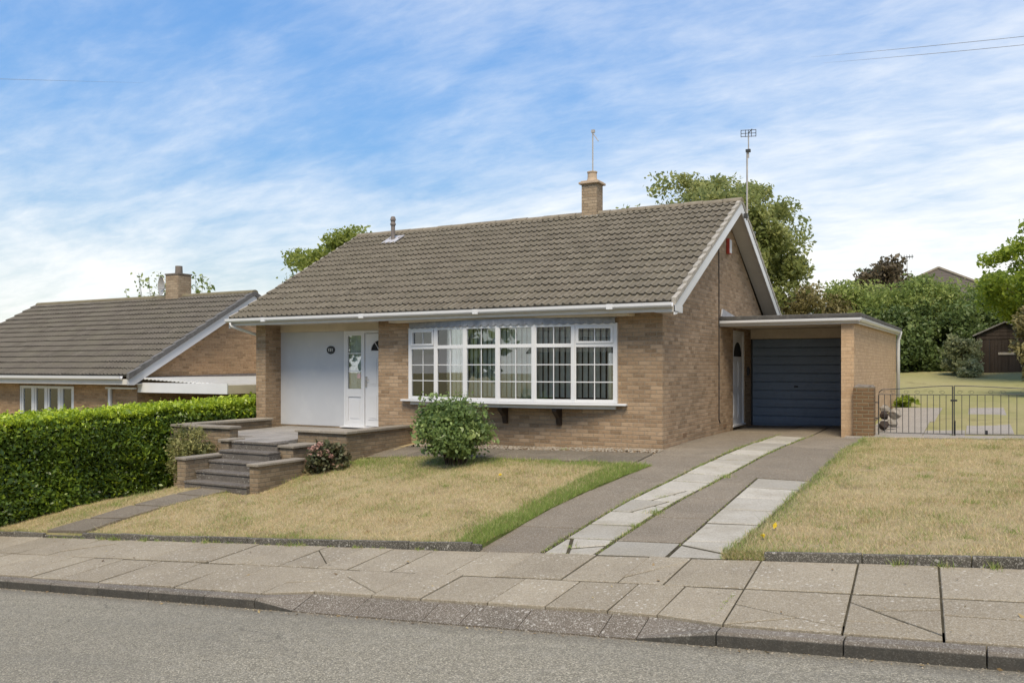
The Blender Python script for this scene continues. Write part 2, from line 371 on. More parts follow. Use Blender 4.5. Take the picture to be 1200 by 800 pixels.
M['net'] = plain('net_curtain', (.8,.81,.8), .9, .1, .15, 6)
M['dark'] = plain('dark_room', (.03,.03,.03), .9, .1, .1, 3)
def garage_mat():
    m, nt, b, _ = mat('blue_garage_door_paint'); k = N(nt); p = k.pos()
    c = k.mix(k.noise(p, 1.6, 5, .6), (0.121,0.162,0.226), (0.185,0.243,0.326))
    c = k.mix(k.math('MULTIPLY', k.ramp(k.noise(p, 11, 6, .7), [(.5, 0.), (.75, 1.)]), .35), c, (.07,.085,.11))
    nt.links.new(c, b.inputs['Base Color']); b.inputs['Roughness'].default_value = .55; b.inputs['Specular IOR Level'].default_value = .4
    return m
M['garage'] = garage_mat()
M['pebble'] = plain('pale_pebbles', (0.252,0.224,0.182), .9, .2, .5, 25)
M['rubble'] = plain('rubble', (.16,.14,.12), .95, .2, .5, 9, .5)
M['plaque'] = plain('black_slate', (.02,.024,.025), .5, .5, .1, 10)
M['ink'] = plain('white_lettering', (.75,.75,.73), .5, .4, .02, 5)
M['pink'] = leaf('pink_petals', [(0., (0.281,0.133,0.108)), (.5, (0.425,0.247,0.207)), (1., (0.510,0.380,0.306))], .25)
M['yellow'] = leaf('yellow_petals', [(0., (.6,.42,.02)), (1., (.75,.58,.05))], .2)

# ------------------------------------------------------------------ the lie of the land (metres; house corner = origin)
def zp(x): return -.67 + .076*np.clip(x, -60, 60)          # back edge of the pavement
def pave(x, y): return zp(x) + .075*(y + 6.2)               # pavement surface
CP = [(-12,-6.2,zp(-12)),(-10,-6.2,zp(-10)),(-8,-6.2,zp(-8)),(-6,-6.2,zp(-6)),(-4,-6.2,zp(-4)),(-2,-6.2,zp(-2)),(0,-6.2,zp(0)),(2,-6.2,zp(2)),(4,-6.2,zp(4)),(6,-6.2,zp(6)),(9,-6.2,zp(9)),
 (-10.3,-4.2,-1.24),(-10.3,-2.1,-1.18),(-10.3,1,-1.12),(-8,-4.3,-.80),(-7.2,-4.15,-.75),(-9,-5.2,-1.16),(-9.3,-3.6,-1.06),(-9.6,-2.8,-1.12),(-5.5,-2.1,-.39),(-6.9,-2.1,-.47),(-6.2,-3.7,-.70),(-5.5,0,-.14),(-3,0,-.1),(0,0,-.02),
 (-3,-2.4,-.26),(-3,-4.3,-.58),(-5.5,-4.2,-.74),(.3,-1.5,-.12),(0,-4,-.385),(1.5,-2.4,-.19),(2.9,-2,-.16),(3,-4.2,-.31),(1,0,0),(1,3.9,.025),(3,3.9,.03),(1,7,.045),(5,3.9,.11),(8,3.9,.2),(5,0,-.02),(7,-1,-.02),(4,8,.22),(5,13,.34),(5,24,1.15),(0,25,1.2),(0,34,1.5),
 (9,24,1.3),(9,34,1.7),(20,34,1.9),(20,4,.6),(-5,34,.9),(-5,12,.0),(-12,12,-.7),(-14.7,0,-1.35),(-14.7,9,-1.2),(-22,0,-1.95),(-25,9,-1.9),(-20,-6.2,zp(-20)),(-25,25,-.6),(20,-6.2,zp(20))]
CP = np.array(CP)
def _tps(r2): return .5*r2*np.log(r2 + 1e-9)
_n = len(CP); _K = _tps(((CP[:, None, :2]-CP[None, :, :2])**2).sum(-1)) + np.eye(_n)*.6
_P = np.c_[np.ones(_n), CP[:, :2]]
_W = np.linalg.solve(np.block([[_K, _P], [_P.T, np.zeros((3, 3))]]), np.r_[CP[:, 2], np.zeros(3)])
def G(x, y):
    x = np.asarray(x, float); y = np.asarray(y, float); s = np.broadcast(x, y).shape
    X = np.broadcast_to(x, s).ravel(); Y = np.broadcast_to(y, s).ravel()
    out = np.empty(len(X))
    for a in range(0, len(X), 20000):
        r2 = (X[a:a+20000, None]-CP[None, :, 0])**2 + (Y[a:a+20000, None]-CP[None, :, 1])**2
        out[a:a+20000] = _tps(r2) @ _W[:_n] + _W[_n] + _W[_n+1]*X[a:a+20000] + _W[_n+2]*Y[a:a+20000]
    rr = np.sqrt(X**2 + (Y-6)**2); w = np.clip((62-rr)/30, 0, 1); w = w*w*(3-2*w)
    far = -.4 + .05*np.clip(X, -60, 60) + .02*np.clip(Y, 0, 60)
    out = w*out + (1-w)*far
    k = np.clip((Y + 6.2)/.35, 0, 1)                       # meets the pavement exactly at its back edge
    out = k*out + (1-k)*zp(X)
    return out.reshape(s)
def g(x, y): return float(G(x, y))

def grid(name, xs, ys, zf, material, parent=None, green=None, smooth=True, warp=None, skirt=0):
    xs = np.asarray(xs); ys = np.asarray(ys)
    if skirt: xs = np.r_[xs[0], xs, xs[-1]]; ys = np.r_[ys[0], ys, ys[-1]]
    X, Y = np.meshgrid(xs, ys)
    if warp: X = warp(X, Y)
    Z = zf(X, Y)
    if skirt: Z[0] -= skirt; Z[-1] -= skirt; Z[1:-1, 0] -= skirt; Z[1:-1, -1] -= skirt
    v = np.c_[X.ravel(), Y.ravel(), Z.ravel()]
    nx, ny = len(xs), len(ys)
    f = [[j*nx+i, j*nx+i+1, (j+1)*nx+i+1, (j+1)*nx+i] for j in range(ny-1) for i in range(nx-1)]
    me = bpy.data.meshes.new(name); me.from_pydata(v.tolist(), [], f); me.update()
    if green is not None:
        a = me.attributes.new('green', 'FLOAT', 'POINT'); a.data.foreach_set('value', green(X, Y).ravel().astype(np.float32))
    me.materials.append(material)
    if smooth: me.polygons.foreach_set('use_smooth', [True]*len(me.polygons))
    o = bpy.data.objects.new(name, me); COL.objects.link(o)
    return o
def nonuni(*segs):
    out = []
    for a, b, st in segs: out += list(np.arange(a, b-1e-6, st))
    return np.array(out + [segs[-1][1]])

# base earth far out to the horizon, always under the lawns and paving
gx = nonuni((-900,-120,130),(-120,-40,10),(-40,40,1.0),(40,120,10),(120,900,130))
gy = nonuni((-900,-120,130),(-120,-40,10),(-40,-6.2,1.0),(-6.2,50,1.0),(50,120,10),(120,900,130))
def base_z(X, Y):
    z = G(X, Y) - .10
    road = zp(X) - .60
    f = np.clip((-6.0 - Y)/.2, 0, 1); z = np.where(Y < -6.0, road, z)
    z = np.where(Y < -19, zp(X)-.18, z)
    return z
structure(grid('ground', gx, gy, base_z, M['turf'], green=lambda X, Y: np.full(X.shape, .35)))

def DL(y): return np.interp(y, [-6.2,-4.5,-3.2,-1.6], [-.17,-.10,.08,.34])     # lawn side edge of the drive
def DR(y): return np.interp(y, [-6.2,-2.0,2.5,3.8], [2.74,2.88,2.98,2.98])
def stripx(y): return float(np.interp(y, [-6.2,-4.0,-2.5,-1.0,.7,4.5], [.68,.80,.99,1.13,1.22,1.27]))          # left edge of the pale slab strip
SW = .62
def warpF(X, Y): return X + DL(Y)*np.clip((X+1.5)/1.5, 0, 1)
def warpS(X, Y): return X + (DR(Y)-2.76)*np.clip((5-X)/2.24, 0, 1)
def lawn_lift(X, Y): return .018 + .05*np.exp(-np.clip(Y+6.2, 0, 9)/.8)
def greenness_front(X, Y):
    e = np.exp(-np.clip(DL(Y)-.04-X, 0, 9)/.30)*1.05                    # along the drive edge
    e = np.maximum(e, .85*np.exp(-((Y+1.75)/.30)**2)*np.clip((X+2.4)/1.6, 0, 1))
    e = np.maximum(e, .45*np.exp(-np.clip(Y+6.12, 0, 9)/.10))
    e = np.maximum(e, .30*np.exp(-((Y+2.5)/.8)**2)*(X < -2.5))
    e = np.maximum(e, .35*np.exp(-np.abs(X+8.6)/.35)); e = np.maximum(e, .6*np.exp(-((Y+2.0)/.5)**2)*np.clip((-1.6-X)/.8, 0, 1)*np.clip((X+6)/.5, 0, 1))
    pat = .10*np.sin(X*2.1+Y*1.3)*np.sin(Y*2.7-X*.7)
    return np.clip(e*.95 + pat, 0, 1)
def greenness_side(X, Y):
    e = .62*np.exp(-np.clip(X-DR(Y), 0, 9)/.20)
    e = np.maximum(e, .30*np.exp(-np.clip(Y+6.12, 0, 9)/.10))
    e = np.maximum(e, .42*np.exp(-np.clip(3.9-Y, 0, 9)/.3))
    pat = .16*np.sin(X*1.7+Y*.9+1)*np.sin(Y*2.1-X*1.2)
    return np.clip(e + pat, 0, 1)
def rough(X, Y): return .012*np.sin(X*5.3+Y*3.1)*np.sin(Y*6.1-X*2.3) + .012*np.sin(X*2.3+1.7*Y)
structure(grid('front_lawn', nonuni((-10.6,0.0,.12)), nonuni((-6.115,-1.66,.12)), lambda X, Y: G(X, Y)+lawn_lift(X, Y)+rough(X, Y), M['turf'], green=greenness_front, warp=warpF, skirt=.16))
structure(grid('front_lawn', nonuni((-11,-5.3,.15)), nonuni((-1.54,.9,.15)), lambda X, Y: G(X, Y)+.012, M['turf'], green=greenness_front))
structure(grid('side_lawn', nonuni((2.77,14,.16)), nonuni((-6.115,3.6,.14)), lambda X, Y: G(X, Y)+lawn_lift(X, Y)+rough(X, Y), M['turf'], green=greenness_side, warp=warpS, skirt=.16))
def green_back(X, Y): return np.clip(.50 + .2*np.sin(X*.9+Y*.4)*np.sin(Y*.7), 0, 1)*np.clip((Y-2)/4, .6, 1)
structure(grid('back_lawn', nonuni((2.8,20,.5)), nonuni((3.9,40,.5)), lambda X, Y: G(X, Y)+.01, M['turf_back'], green=green_back))
structure(grid('back_lawn', nonuni((-14,2.9,.6)), nonuni((14.5,40,.6)), lambda X, Y: G(X, Y)+.01, M['turf_back'], green=green_back))

# road
rx = nonuni((-400,-60,40),(-60,60,2.0),(60,400,40))
def road_z(X, Y):
    t = (Y + 8.2)/-7.0
    return pave(X, -8.2) - .112 + .09*np.clip(1-(2*t-1)**2, 0, 1)*.8
structure(grid('road', rx, nonuni((-15.4,-8.14,.4)), road_z, M['asphalt']))
structure(grid('opposite_verge', rx, nonuni((-19.5,-15.4,.8)), lambda X, Y: pave(X, -8.2) - .0 + (-15.4-Y)*.06, M['turf'], green=lambda X, Y: np.full(X.shape, .6)))

# ------------------------------------------------------------------ slabs
def clip_line(poly, px, py, nx, ny):
    def side(p): return (p[0]-px)*nx + (p[1]-py)*ny
    A = []; B = []
    for i in range(len(poly)):
        a, b = poly[i], poly[(i+1) % len(poly)]; sa, sb = side(a), side(b)
        (A if sa >= 0 else B).append(a)
        if sa*sb < 0:
            t = sa/(sa-sb); q = (a[0]+(b[0]-a[0])*t, a[1]+(b[1]-a[1])*t); A.append(q); B.append(q)
    return A, B
def inset(poly, d):
    """shrink a convex ccw polygon by d"""
    out = poly
    n = len(poly)
    for i in range(n):
        a, b = poly[i], poly[(i+1) % n]; ex, ey = b[0]-a[0], b[1]-a[1]; L = math.hypot(ex, ey)
        if L < 1e-6: continue
        nx, ny = -ey/L, ex/L
        out, _ = clip_line(out, a[0]+nx*d, a[1]+ny*d, nx, ny)
        if len(out) < 3: return None
    return out
def slab(mb, poly, zf, th=.05, gap=.004, tilt=.004, tint=None, bev=.006):
    p = inset(poly, gap)
    if not p: return
    q = inset(p, bev) or p
    if len(q) != len(p): q = p
    cx = sum(a for a, _ in p)/len(p); cy = sum(b for _, b in p)/len(p)
    tx, ty, dz = random.gauss(0, tilt), random.gauss(0, tilt), random.gauss(0, tilt*.45)
    def Z(a): return float(zf(a[0], a[1])) + tx*(a[0]-cx) + ty*(a[1]-cy) + dz
    t = random.random() if tint is None else tint
    bot = [(a[0], a[1], Z(a)-th) for a in p]; mid = [(a[0], a[1], Z(a)-bev*.8) for a in p]; top = [(a[0], a[1], Z(a)) for a in q]
    mb.hexa(bot, mid, t); n = len(p)
    mb.f.pop(-1-n); mb.t.pop(-1-n)              # the hidden middle cap
    o = len(mb.v); mb.v.extend(mid+top)
    for i in range(n):
        j = (i+1) % n; mb.f.append([o+i, o+j, o+n+j, o+n+i]); mb.t.append(t)
    mb.f.append([o+n+i for i in range(n)]); mb.t.append(t)
def rect(x0, x1, y0, y1, sk=0): return [(x0+sk*0, y0), (x1, y0), (x1, y1), (x0, y1)]

mb = MB(); joint = MB()
# pavement: two rows of slabs, staggered, some cracked
def ramp_left(x): return min(max((x+1.35)/.5, 0), 1)
def rampf(x): return float(np.interp(x, [-1.65,-1.13,2.55,3.2], [0,1,1,0]))
def isramp(x): return -1.25 < x < 2.95
YB, YM1, YM2 = -6.2, -7.1, -7.13
x = -30.0; xr = [[], []]
for row in (0, 1):
    x = -30.0 + .37*row
    edges = [x]
    while x < 14:
        w = random.choice([.45, .6, .6, .75]) if x < 2.6 else .92
        x += w; edges.append(x)
    xr[row] = edges
# the right-hand slabs share joint positions, as photographed
fix = [3.10, 3.99, 4.66, 5.45, 6.3, 7.2, 8.1, 9.0, 10, 11, 12, 13]
for row in (0, 1):
    e = [q for q in xr[row] if q < 2.75]
    xr[row] = e + fix
for row, (ya, yb) in enumerate(((-6.2, -7.095), (-7.12, -8.05))):
    e = xr[row]
    for i in range(len(e)-1):
        xa, xb = e[i], e[i+1]
        if xb - xa < .2: continue
        sk = .10 if xa > 3 else 0
        y1 = ya; y0 = yb; y0a = y0b = yb
        if row == 1: y0a, y0b = -8.045+.155*rampf(xa), -8.045+.155*rampf(xb)
        elif xa > 3.0: y0a = y0b = yb
        ka, kb = (.10 if xa > 3 else 0), (.10 if xb > 3 else 0)
        f0, f1 = (1, .5) if row else (.5, 0)
        P0 = [(xa+ka*f0, y0a), (xb+kb*f0, y0b), (xb+kb*f1, y1), (xa+ka*f1, y1)]
        polys = [P0]
        mx, my = (xa+xb)/2, (y0+y1)/2
        if row == 1 and 3.05 < xa < 3.2:
            A, B = clip_line(P0, mx, my-.1, .45, 1); A2, B2 = clip_line(B, mx-.05, my-.3, -.5, 1); polys = [A, A2, B2]
        elif row == 1 and 3.95 < xa < 4.05:
            A, B = clip_line(P0, mx+.05, my-.02, .9, 1); A2, B2 = clip_line(B, mx, my-.17, -.05, 1); A3, B3 = clip_line(A, mx, my+.1, -.2, 1); polys = [A2, B2, A3, B3]
        elif row == 1 and 4.6 < xa < 4.7:
            A, B = clip_line(P0, mx, my+.05, .05, 1); polys = [A, B]
        elif random.random() < .15 and xa < 2:
            a = random.uniform(0, 3.14); A, B = clip_line(P0, mx, my, math.cos(a), math.sin(a)); polys = [A, B]
        tn = random.uniform(.25, .95)
        for q in polys:
            if len(q) >= 3: slab(mb, q, pave, th=.06, gap=(.009 if xa > 2.9 else .0065), tilt=(.004 if xa > 2.9 else .007), tint=min(1, max(0, tn+random.uniform(-.08, .08))))
pav = structure(mb.build('pavement', M['slab']))
# dark jointing under the slabs, and the rest of the pavement far off
structure(grid('pavement_bed', nonuni((-60,60,1.0)), np.array([-7.86,-7.0,-6.2]), lambda X, Y: pave(X, Y)-.011, M['joint']))
mb = MB()
for (a, b) in ((-200, -29.8), (13, 200)):
    for i in range(12):
        xa = a+(b-a)*i/12; xb = a+(b-a)*(i+1)/12
        mb.hexa([(xa,-8.05,pave(xa,-8.05)-.1),(xb,-8.05,pave(xb,-8.05)-.1),(xb,-6.2,zp(xb)-.1),(xa,-6.2,zp(xa)-.1)],[(xa,-8.05,pave(xa,-8.05)),(xb,-8.05,pave(xb,-8.05)),(xb,-6.2,zp(xb)),(xa,-6.2,zp(xa))])
structure(mb.build('pavement', M['slab']))

# kerb stones: full upstand, a splayed taper each side, flat ramp stones between
mb = MB(); rb = MB()
def kerbstone(m, xa, xb, ha, hb, rampa, rampb, tint):
    """upstand h (m above the road); ramp 0 = upright kerb, 1 = sloping dropped kerb"""
    g_ = .004
    xa += g_; xb -= g_
    secs = []
    for x_, h, rp in ((xa, ha, rampa), (xb, hb, rampb)):
        road = pave(x_, -8.2) - .115; top = road + .115
        yb = -8.05 + .16*rp
        yf = -8.215
        # section: back bottom, front bottom, front shoulder, top shoulder, back top
        zf_ = road + h
        secs.append([(x_, yb, road-.15), (x_, yf, road-.15), (x_, yf-.004, zf_-.022 if h > .05 else zf_), (x_, yf+.024, zf_), (x_, yb, top-.002)])
    n = 5; vs = secs[0]+secs[1]
    fs = [[0,1,2,3,4][::-1], [5,6,7,8,9]] + [[i, (i+1) % n, n+(i+1) % n, n+i] for i in range(n)]
    m.add(vs, fs, tint)
x = -60.0
while x < -1.65-.9:
    kerbstone(mb, x, x+.9, .115, .115, 0, 0, random.random()); x += .9
kerbstone(mb, x, -1.65, .115, .115, 0, 0, .6)
kerbstone(mb, -1.65, -1.13, .115, .022, .0, 1, .35)
for a, b in ((-1.13,-.40),(-.40,.45),(.45,.86),(.86,1.45),(1.45,2.22)):
    kerbstone(rb, a, b, .02, .02, 1, 1, random.random())
kerbstone(rb, 2.22, 2.55, .02, .02, 1, 1, .4)
kerbstone(mb, 2.55, 3.20, .022, .115, 1, 0, .3)
x = 3.20
for w in [.92, .9, .9, .9]*12:
    kerbstone(mb, x, x+w, .115, .115, 0, 0, random.random()); x += w
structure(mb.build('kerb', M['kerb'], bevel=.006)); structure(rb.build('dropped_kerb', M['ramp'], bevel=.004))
# opposite kerb
mb = MB()
for i in range(60):
    xa = -60+2*i; mb.hexa([(xa,-15.55,pave(xa,-8.2)-.4),(xa+1.99,-15.55,pave(xa+2,-8.2)-.4),(xa+1.99,-15.38,pave(xa+2,-8.2)-.4),(xa,-15.38,pave(xa,-8.2)-.4)],
      [(xa,-15.55,pave(xa,-8.2)),(xa+1.99,-15.55,pave(xa+2,-8.2)),(xa+1.99,-15.38,pave(xa+2,-8.2)),(xa,-15.38,pave(xa,-8.2))])
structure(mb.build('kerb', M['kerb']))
# concrete edging along the lawns
mb = MB()
def edging(xa, xb, h0=.078):
    x = xa
    while x < xb-.05:
        w = min(.9, xb-x); a, b = x+.004, x+w-.004; dz = random.gauss(0, .006); hh = h0+random.gauss(0, .005)
        mb.hexa([(a,-6.185,zp(a)-.1),(b,-6.185,zp(b)-.1),(b,-6.125,zp(b)-.1),(a,-6.125,zp(a)-.1)],[(a,-6.185,zp(a)+hh+dz),(b,-6.185,zp(b)+hh-dz),(b,-6.125,zp(b)+hh-dz),(a,-6.125,zp(a)+hh+dz)], random.random())
        x += w
edging(-30, -8.45); edging(-7.45, -.12); edging(3.12, 14)
mb.hexa([(-8.45,-6.16,zp(-8.45)-.1),(-7.45,-6.16,zp(-7.45)-.1),(-7.45,-6.12,zp(-7.45)-.1),(-8.45,-6.12,zp(-8.45)-.1)],[(-8.45,-6.16,zp(-8.45)+.03),(-7.45,-6.16,zp(-7.45)+.03),(-7.45,-6.12,zp(-7.45)+.03),(-8.45,-6.12,zp(-8.45)+.03)], .2)
structure(mb.build('lawn_edging', M['edging'], bevel=.008))

# drive: dark concrete bays and pale slab strips
mb = MB(); pal = MB()
DJ = .004
# outer dark strip
ys = [-6.19,-5.2,-4.35,-3.4,-2.5,-1.56,-.6,.4,1.4,2.4,3.3,4.3,5.4,6.75]
for a, b in zip(ys, ys[1:]):
    la, lb_ = (float(DL(a)), float(DL(b))) if b < -1.5 else (0.0, 0.0); slab(mb, [(la, a), (stripx(a)-.03, a), (stripx(b)-.03, b), (lb_, b)], G, gap=.006, tilt=.003)
def quads_y(m, xl, xr_, ys, **kw):
    for a, b in zip(ys, ys[1:]): slab(m, [(xl(a), a), (xr_(a), a), (xr_(b), b), (xl(b), b)], G, **kw)
ys2 = [-6.17]
while ys2[-1] < 3.5: ys2.append(ys2[-1] + random.choice([.56, .6, .6, .64]))
for i, (a, b) in enumerate(zip(ys2, ys2[1:])):
    P0 = [(stripx(a), a), (stripx(a)+SW, a), (stripx(b)+SW, b), (stripx(b), b)]
    polys = [P0]; mx, my = stripx(a)+SW/2, (a+b)/2
    if i == 0:
        A, B = clip_line(P0, mx-.1, my, 1, .35); A2, B2 = clip_line(A, mx, my-.05, -.35, 1); polys = [A2, B2, B]
    elif i in (3, 4):
        A, B = clip_line(P0, mx+.12, my, 1, -.5); A2, B2 = clip_line(A, mx, my+.08, .2, 1); polys = [A2, B2, B]
    elif i == 8:
        A, B = clip_line(P0, mx, my, .3, 1); polys = [A, B]
    for q in polys: slab(pal, q, lambda x_, y_: G(x_, y_)+.004, gap=.021, tilt=.008, bev=.012)
slab(mb, [(stripx(ys2[-1])-.02, ys2[-1]+.01), (stripx(ys2[-1])+SW+.02, ys2[-1]+.01), (stripx(6.75)+SW+.02, 6.75), (stripx(6.75)-.02, 6.75)], G, gap=.004, tilt=.001)
mid = lambda y: stripx(y)+SW+.03
ysm = [-5.62,-4.55,-3.5,-2.45,-1.3,0,1.3,2.6,3.9,5.2,6.75]
XR = 2.115
for a, b in zip(ysm, ysm[1:]):
    if b <= -2.0: slab(mb, [(mid(a), a), (XR, a), (XR, b), (mid(b), b)], G, gap=.006, tilt=.002)
    elif a < -2.0:
        slab(mb, [(mid(a), a), (XR, a), (XR, -2.0), (mid(-2.0), -2.0)], G, gap=.002, tilt=.001, tint=.4)
        slab(mb, [(mid(-2.0), -2.0), (float(DR(-2.0)), -2.0), (float(DR(b)), b), (mid(b), b)], G, gap=.004, tilt=.001, tint=.4)
    elif a >= 3.9: slab(mb, [(mid(a), a), (2.49, a), (2.49, b), (mid(b), b)], G, gap=.003, tilt=.001)
    else: slab(mb, [(mid(a), a), (float(DR(a)), a), (float(DR(b)), b), (mid(b), b)], G, gap=.006, tilt=.001)
slab(pal, [(mid(-6.17), -6.17), (XR, -6.17), (XR, -5.64), (mid(-5.64), -5.64)], G, gap=.016, tilt=.003)
ysr = [-6.17,-5.55,-4.72,-4.0,-3.32,-2.66,-2.02]
for i, (a, b) in enumerate(zip(ysr, ysr[1:])):
    P0 = [(XR+.004, a), (float(DR(a))-.01, a), (float(DR(b))-.01, b), (XR+.004, b)]
    polys = [P0]
    if i == 0: A, B = clip_line(P0, 2.45, -5.85, .5, 1); polys = [A, B]
    for q in polys: slab(pal, q, G, gap=.020, tilt=.007, bev=.012)
structure(mb.build('driveway', M['drive'])); structure(pal.build('driveway', M['slab_drive']))
structure(grid('driveway_bed', nonuni((0.0,2.76,.12)), nonuni((-6.2,6.8,.15)), lambda X, Y: G(X, Y)-.011, M['joint'], warp=lambda X, Y: X*(DR(Y)-DL(Y)*(Y < -1.5))/2.76+DL(Y)*(Y < -1.5)))
# path along the house and path from the steps down to the pavement
mb = MB()
x = -5.49
while x < -.02:
    b = min(x+.9, 0.0); slab(mb, [(x,-1.52),(b,-1.52),(b,-.92),(x,-.92)], lambda a, c: G(a, c)+.02, tilt=.005)
    slab(mb, [(x,-.90),(b,-.90),(b,-.50),(x,-.50)], lambda a, c: G(a, c)+.016, tilt=.003)
    x = b
structure(mb.build('house_path', M['path'], bevel=.004))
mb = MB()
for i, (ya, yb) in enumerate(((-6.12,-5.62),(-5.58,-5.05),(-5.0,-4.45),(-4.42,-4.02))):
    xl = lambda y: -8.45 + (y+6.12)*.62; xr2 = lambda y: -7.45 + (y+6.12)*.44
    slab(mb, [(xl(ya), ya), (xr2(ya), ya), (xr2(yb), yb), (xl(yb), yb)], lambda a, c: G(a, c)+lawn_lift(a, c)+.034, tilt=.010)
structure(mb.build('front_path', M['path'], bevel=.004))
# patio and threshold behind the gates
mb = MB()
for (xa, xb, ya, yb) in ((2.9,4.0,4.0,7.2),(2.9,4.1,7.2,12.2),(4.75,5.6,4.5,12.2),(4.0,4.75,4.0,5.2)):
    slab(mb, rect(xa, xb, ya, yb), lambda a, c: G(a, c)+.03, tilt=0, gap=.006)
slab(mb, rect(2.8,9,3.86,4.0), lambda a, c: G(a, c)+.045, tilt=0)
slab(mb, rect(2.6,9,3.62,3.845), lambda a, c: G(a, c)+.035, tilt=0)
structure(mb.build('patio', M['patio']))
# pebbles along the wall foot
nP = 1500
px = RNG.uniform(-5.25, .05, nP); py = -.03 - .44*RNG.random(nP)**1.3; pz = G(px, py)+.012
vs = []; tt = []
octa = np.array([(1,0,0),(0,1,0),(-1,0,0),(0,-1,0),(0,0,.7),(0,0,-.7)], float)
tri = [(0,1,4),(1,2,4),(2,3,4),(3,0,4)]
for i in range(nP):
    s = RNG.uniform(.010, .026)*RNG.uniform(.6, 1.4, 3); a = RNG.uniform(0, 6.3); ca, sa = math.cos(a), math.sin(a)
    o = octa*s; o = np.c_[o[:, 0]*ca-o[:, 1]*sa, o[:, 0]*sa+o[:, 1]*ca, o[:, 2]] + (px[i], py[i], pz[i])
    for t in tri: vs.append(o[list(t)]); tt.append(.5)
stuff(np_mesh('pebbles', np.concatenate(vs), 3, tt, M['pebble']), 'strip of pale pebbles along the foot of the bungalow wall', 'pebbles')

# ------------------------------------------------------------------ the bungalow
W, D = 9.97, 8.63                       # width and depth
EY, EZ, RY, RZ = -.43, 2.605, 4.316, 5.17
PITCH = (RZ-EZ)/(RY-EY)
house = thing('bungalow', 'buff brick bungalow with brown tiled roof and wide white bow window', 'bungalow')
def rz_at(y, off=0): return EZ + PITCH*((y if y <= RY else 2*RY-y)-EY) + off
mb = MB()
T = .10
FB = -.9                                # walls go down into the ground
# front wall right of the door, with the window opening
mb.box(-6.37, -5.42, 0, .28, FB, 2.47); mb.box(-5.42, -.96, 0, .28, FB, .79); mb.box(-.96, -.30, 0, .28, FB, 2.47); mb.box(-5.42, -.96, 0, .28, 2.30, 2.47)
mb.box(-.30, 0, .0, .28, FB, 2.47)
wall = mb.build('front_wall', M['brick'], house)
mb = MB()
mb.prism([(.28, FB), (5.02, FB), (5.02, 2.33), (6.17, 2.33), (6.17, FB), (D, FB), (D, 2.45), (RY, rz_at(RY, -.2)), (0.283, rz_at(.283, -.2))][::-1], 'x', -.28, 0)
mb.build('gable_wall', M['brick'], house)
mb = MB(); mb.box(-W, -W+.30, 0, .28, FB, 2.46); mb.build('corner_pier', M['brick'], house)
mb = MB()
mb.box(-W+.03, -W+.30, .28, .52, FB, 2.46)
mb.prism([(.52, FB), (D, FB), (D, 2.45), (RY, rz_at(RY, -.2)), (.52, rz_at(.52, -.2))], 'x', -W+.03, -W+.30)
mb.build('end_wall', M['brick'], house)
mb = MB(); mb.box(-W+.3, -.28, D-.28, D, FB, 2.46); mb.build('rear_wall', M['brick'], house)
# porch recess: rendered panel, brick sill course, cream header
mb = MB(); mb.box(-9.67, -7.70, .50, .60, .115, 2.29); mb.build('white_panel', M['panel_white'], house)
mb = MB(); mb.box(-9.67, -5.8, .47, .60, -.2, .11); mb.build('threshold_course', M['brick_low'], house)
mb = MB(); mb.box(-9.67, -5.8, .49, .60, 2.293, 2.53); mb.build('porch_header', M['cream'], house)
mb = MB(); mb.box(-6.37, -6.30, .28, .50, FB, 2.45); mb.build('porch_side_wall', M['brick'], house)
# front door with side light
door = MB()
door.box(-7.69, -7.635, .44, .52, .13, 2.29); door.box(-7.635, -6.2, .44, .52, 2.23, 2.29); door.box(-7.16, -7.10, .44, .52, .13, 2.23); door.box(-7.635,-7.16,.44,.52,.13,.19)
door.box(-6.25, -6.2, .44, .52, .13, 2.23)
door.box(-7.635, -7.16, .45, .51, .19, .26); door.box(-7.635, -7.16, .45, .51, .80, .98); door.box(-7.635,-7.58,.45,.51,.26,.80); door.box(-7.215,-7.16,.45,.51,.26,.80)
door.box(-7.58,-7.215,.47,.51,.26,.80); door.box(-7.635,-7.59,.45,.51,.98,2.23); door.box(-7.205,-7.16,.45,.51,.98,2.23); door.box(-7.59,-7.205,.45,.51,2.18,2.23)
door.box(-7.53,-7.265,.462,.47,.31,.75)
side = door.build('door_frame', M['white'], house, bevel=.004)
mb = MB(); mb.box(-7.75, -6.2, .36, .50, .11, .135); mb.build('door_sill', M['white'], house)
mb = MB(); mb.box(-7.59, -7.205, .478, .484, .98, 2.18); sg = mb.build('sidelight_glass', M['glass'], house)
mb = MB()
for z in (1.38, 1.78): mb = MB(); mb.box(-7.59, -7.205, .468, .476, z-.01, z+.01); mb.build('glazing_bar', M['white'], sg)
mb = MB()
for i in range(26):
    xa = -7.59+.385*i/26; xb = -7.59+.385*(i+1)/26; ya = .545+.012*math.sin(i*1.9); yb = .545+.012*math.sin((i+1)*1.9)
    mb.quad((xa,ya,.98),(xb,yb,.98),(xb,yb,2.18),(xa,ya,2.18))
mb.build('curtain', M['net'], sg)
mb = MB(); mb.box(-7.33,-7.24,.472,.4765,1.22,1.32); mb.build('sticker', plain('pale_pink_paper', (.62,.42,.40), .6, .3, .2, 20), sg)
mb = MB()
mb.box(-7.088, -6.262, .455, .50, .148, 2.218)
dd = mb.build('front_door', M['white'], house)
mb = MB()
for (a, b, c, d) in ((-7.0,-6.72,.29,.88),(-6.63,-6.35,.29,.88),(-7.0,-6.72,1.06,1.70),(-6.63,-6.35,1.06,1.70)):
    mb.box(a, b, .447, .455, c, d); mb.box(a+.04, b-.04, .440, .447, c+.04, d-.04)
mb.build('moulded_panels', M['white'], dd, bevel=.003)
mb = MB(); n = 10
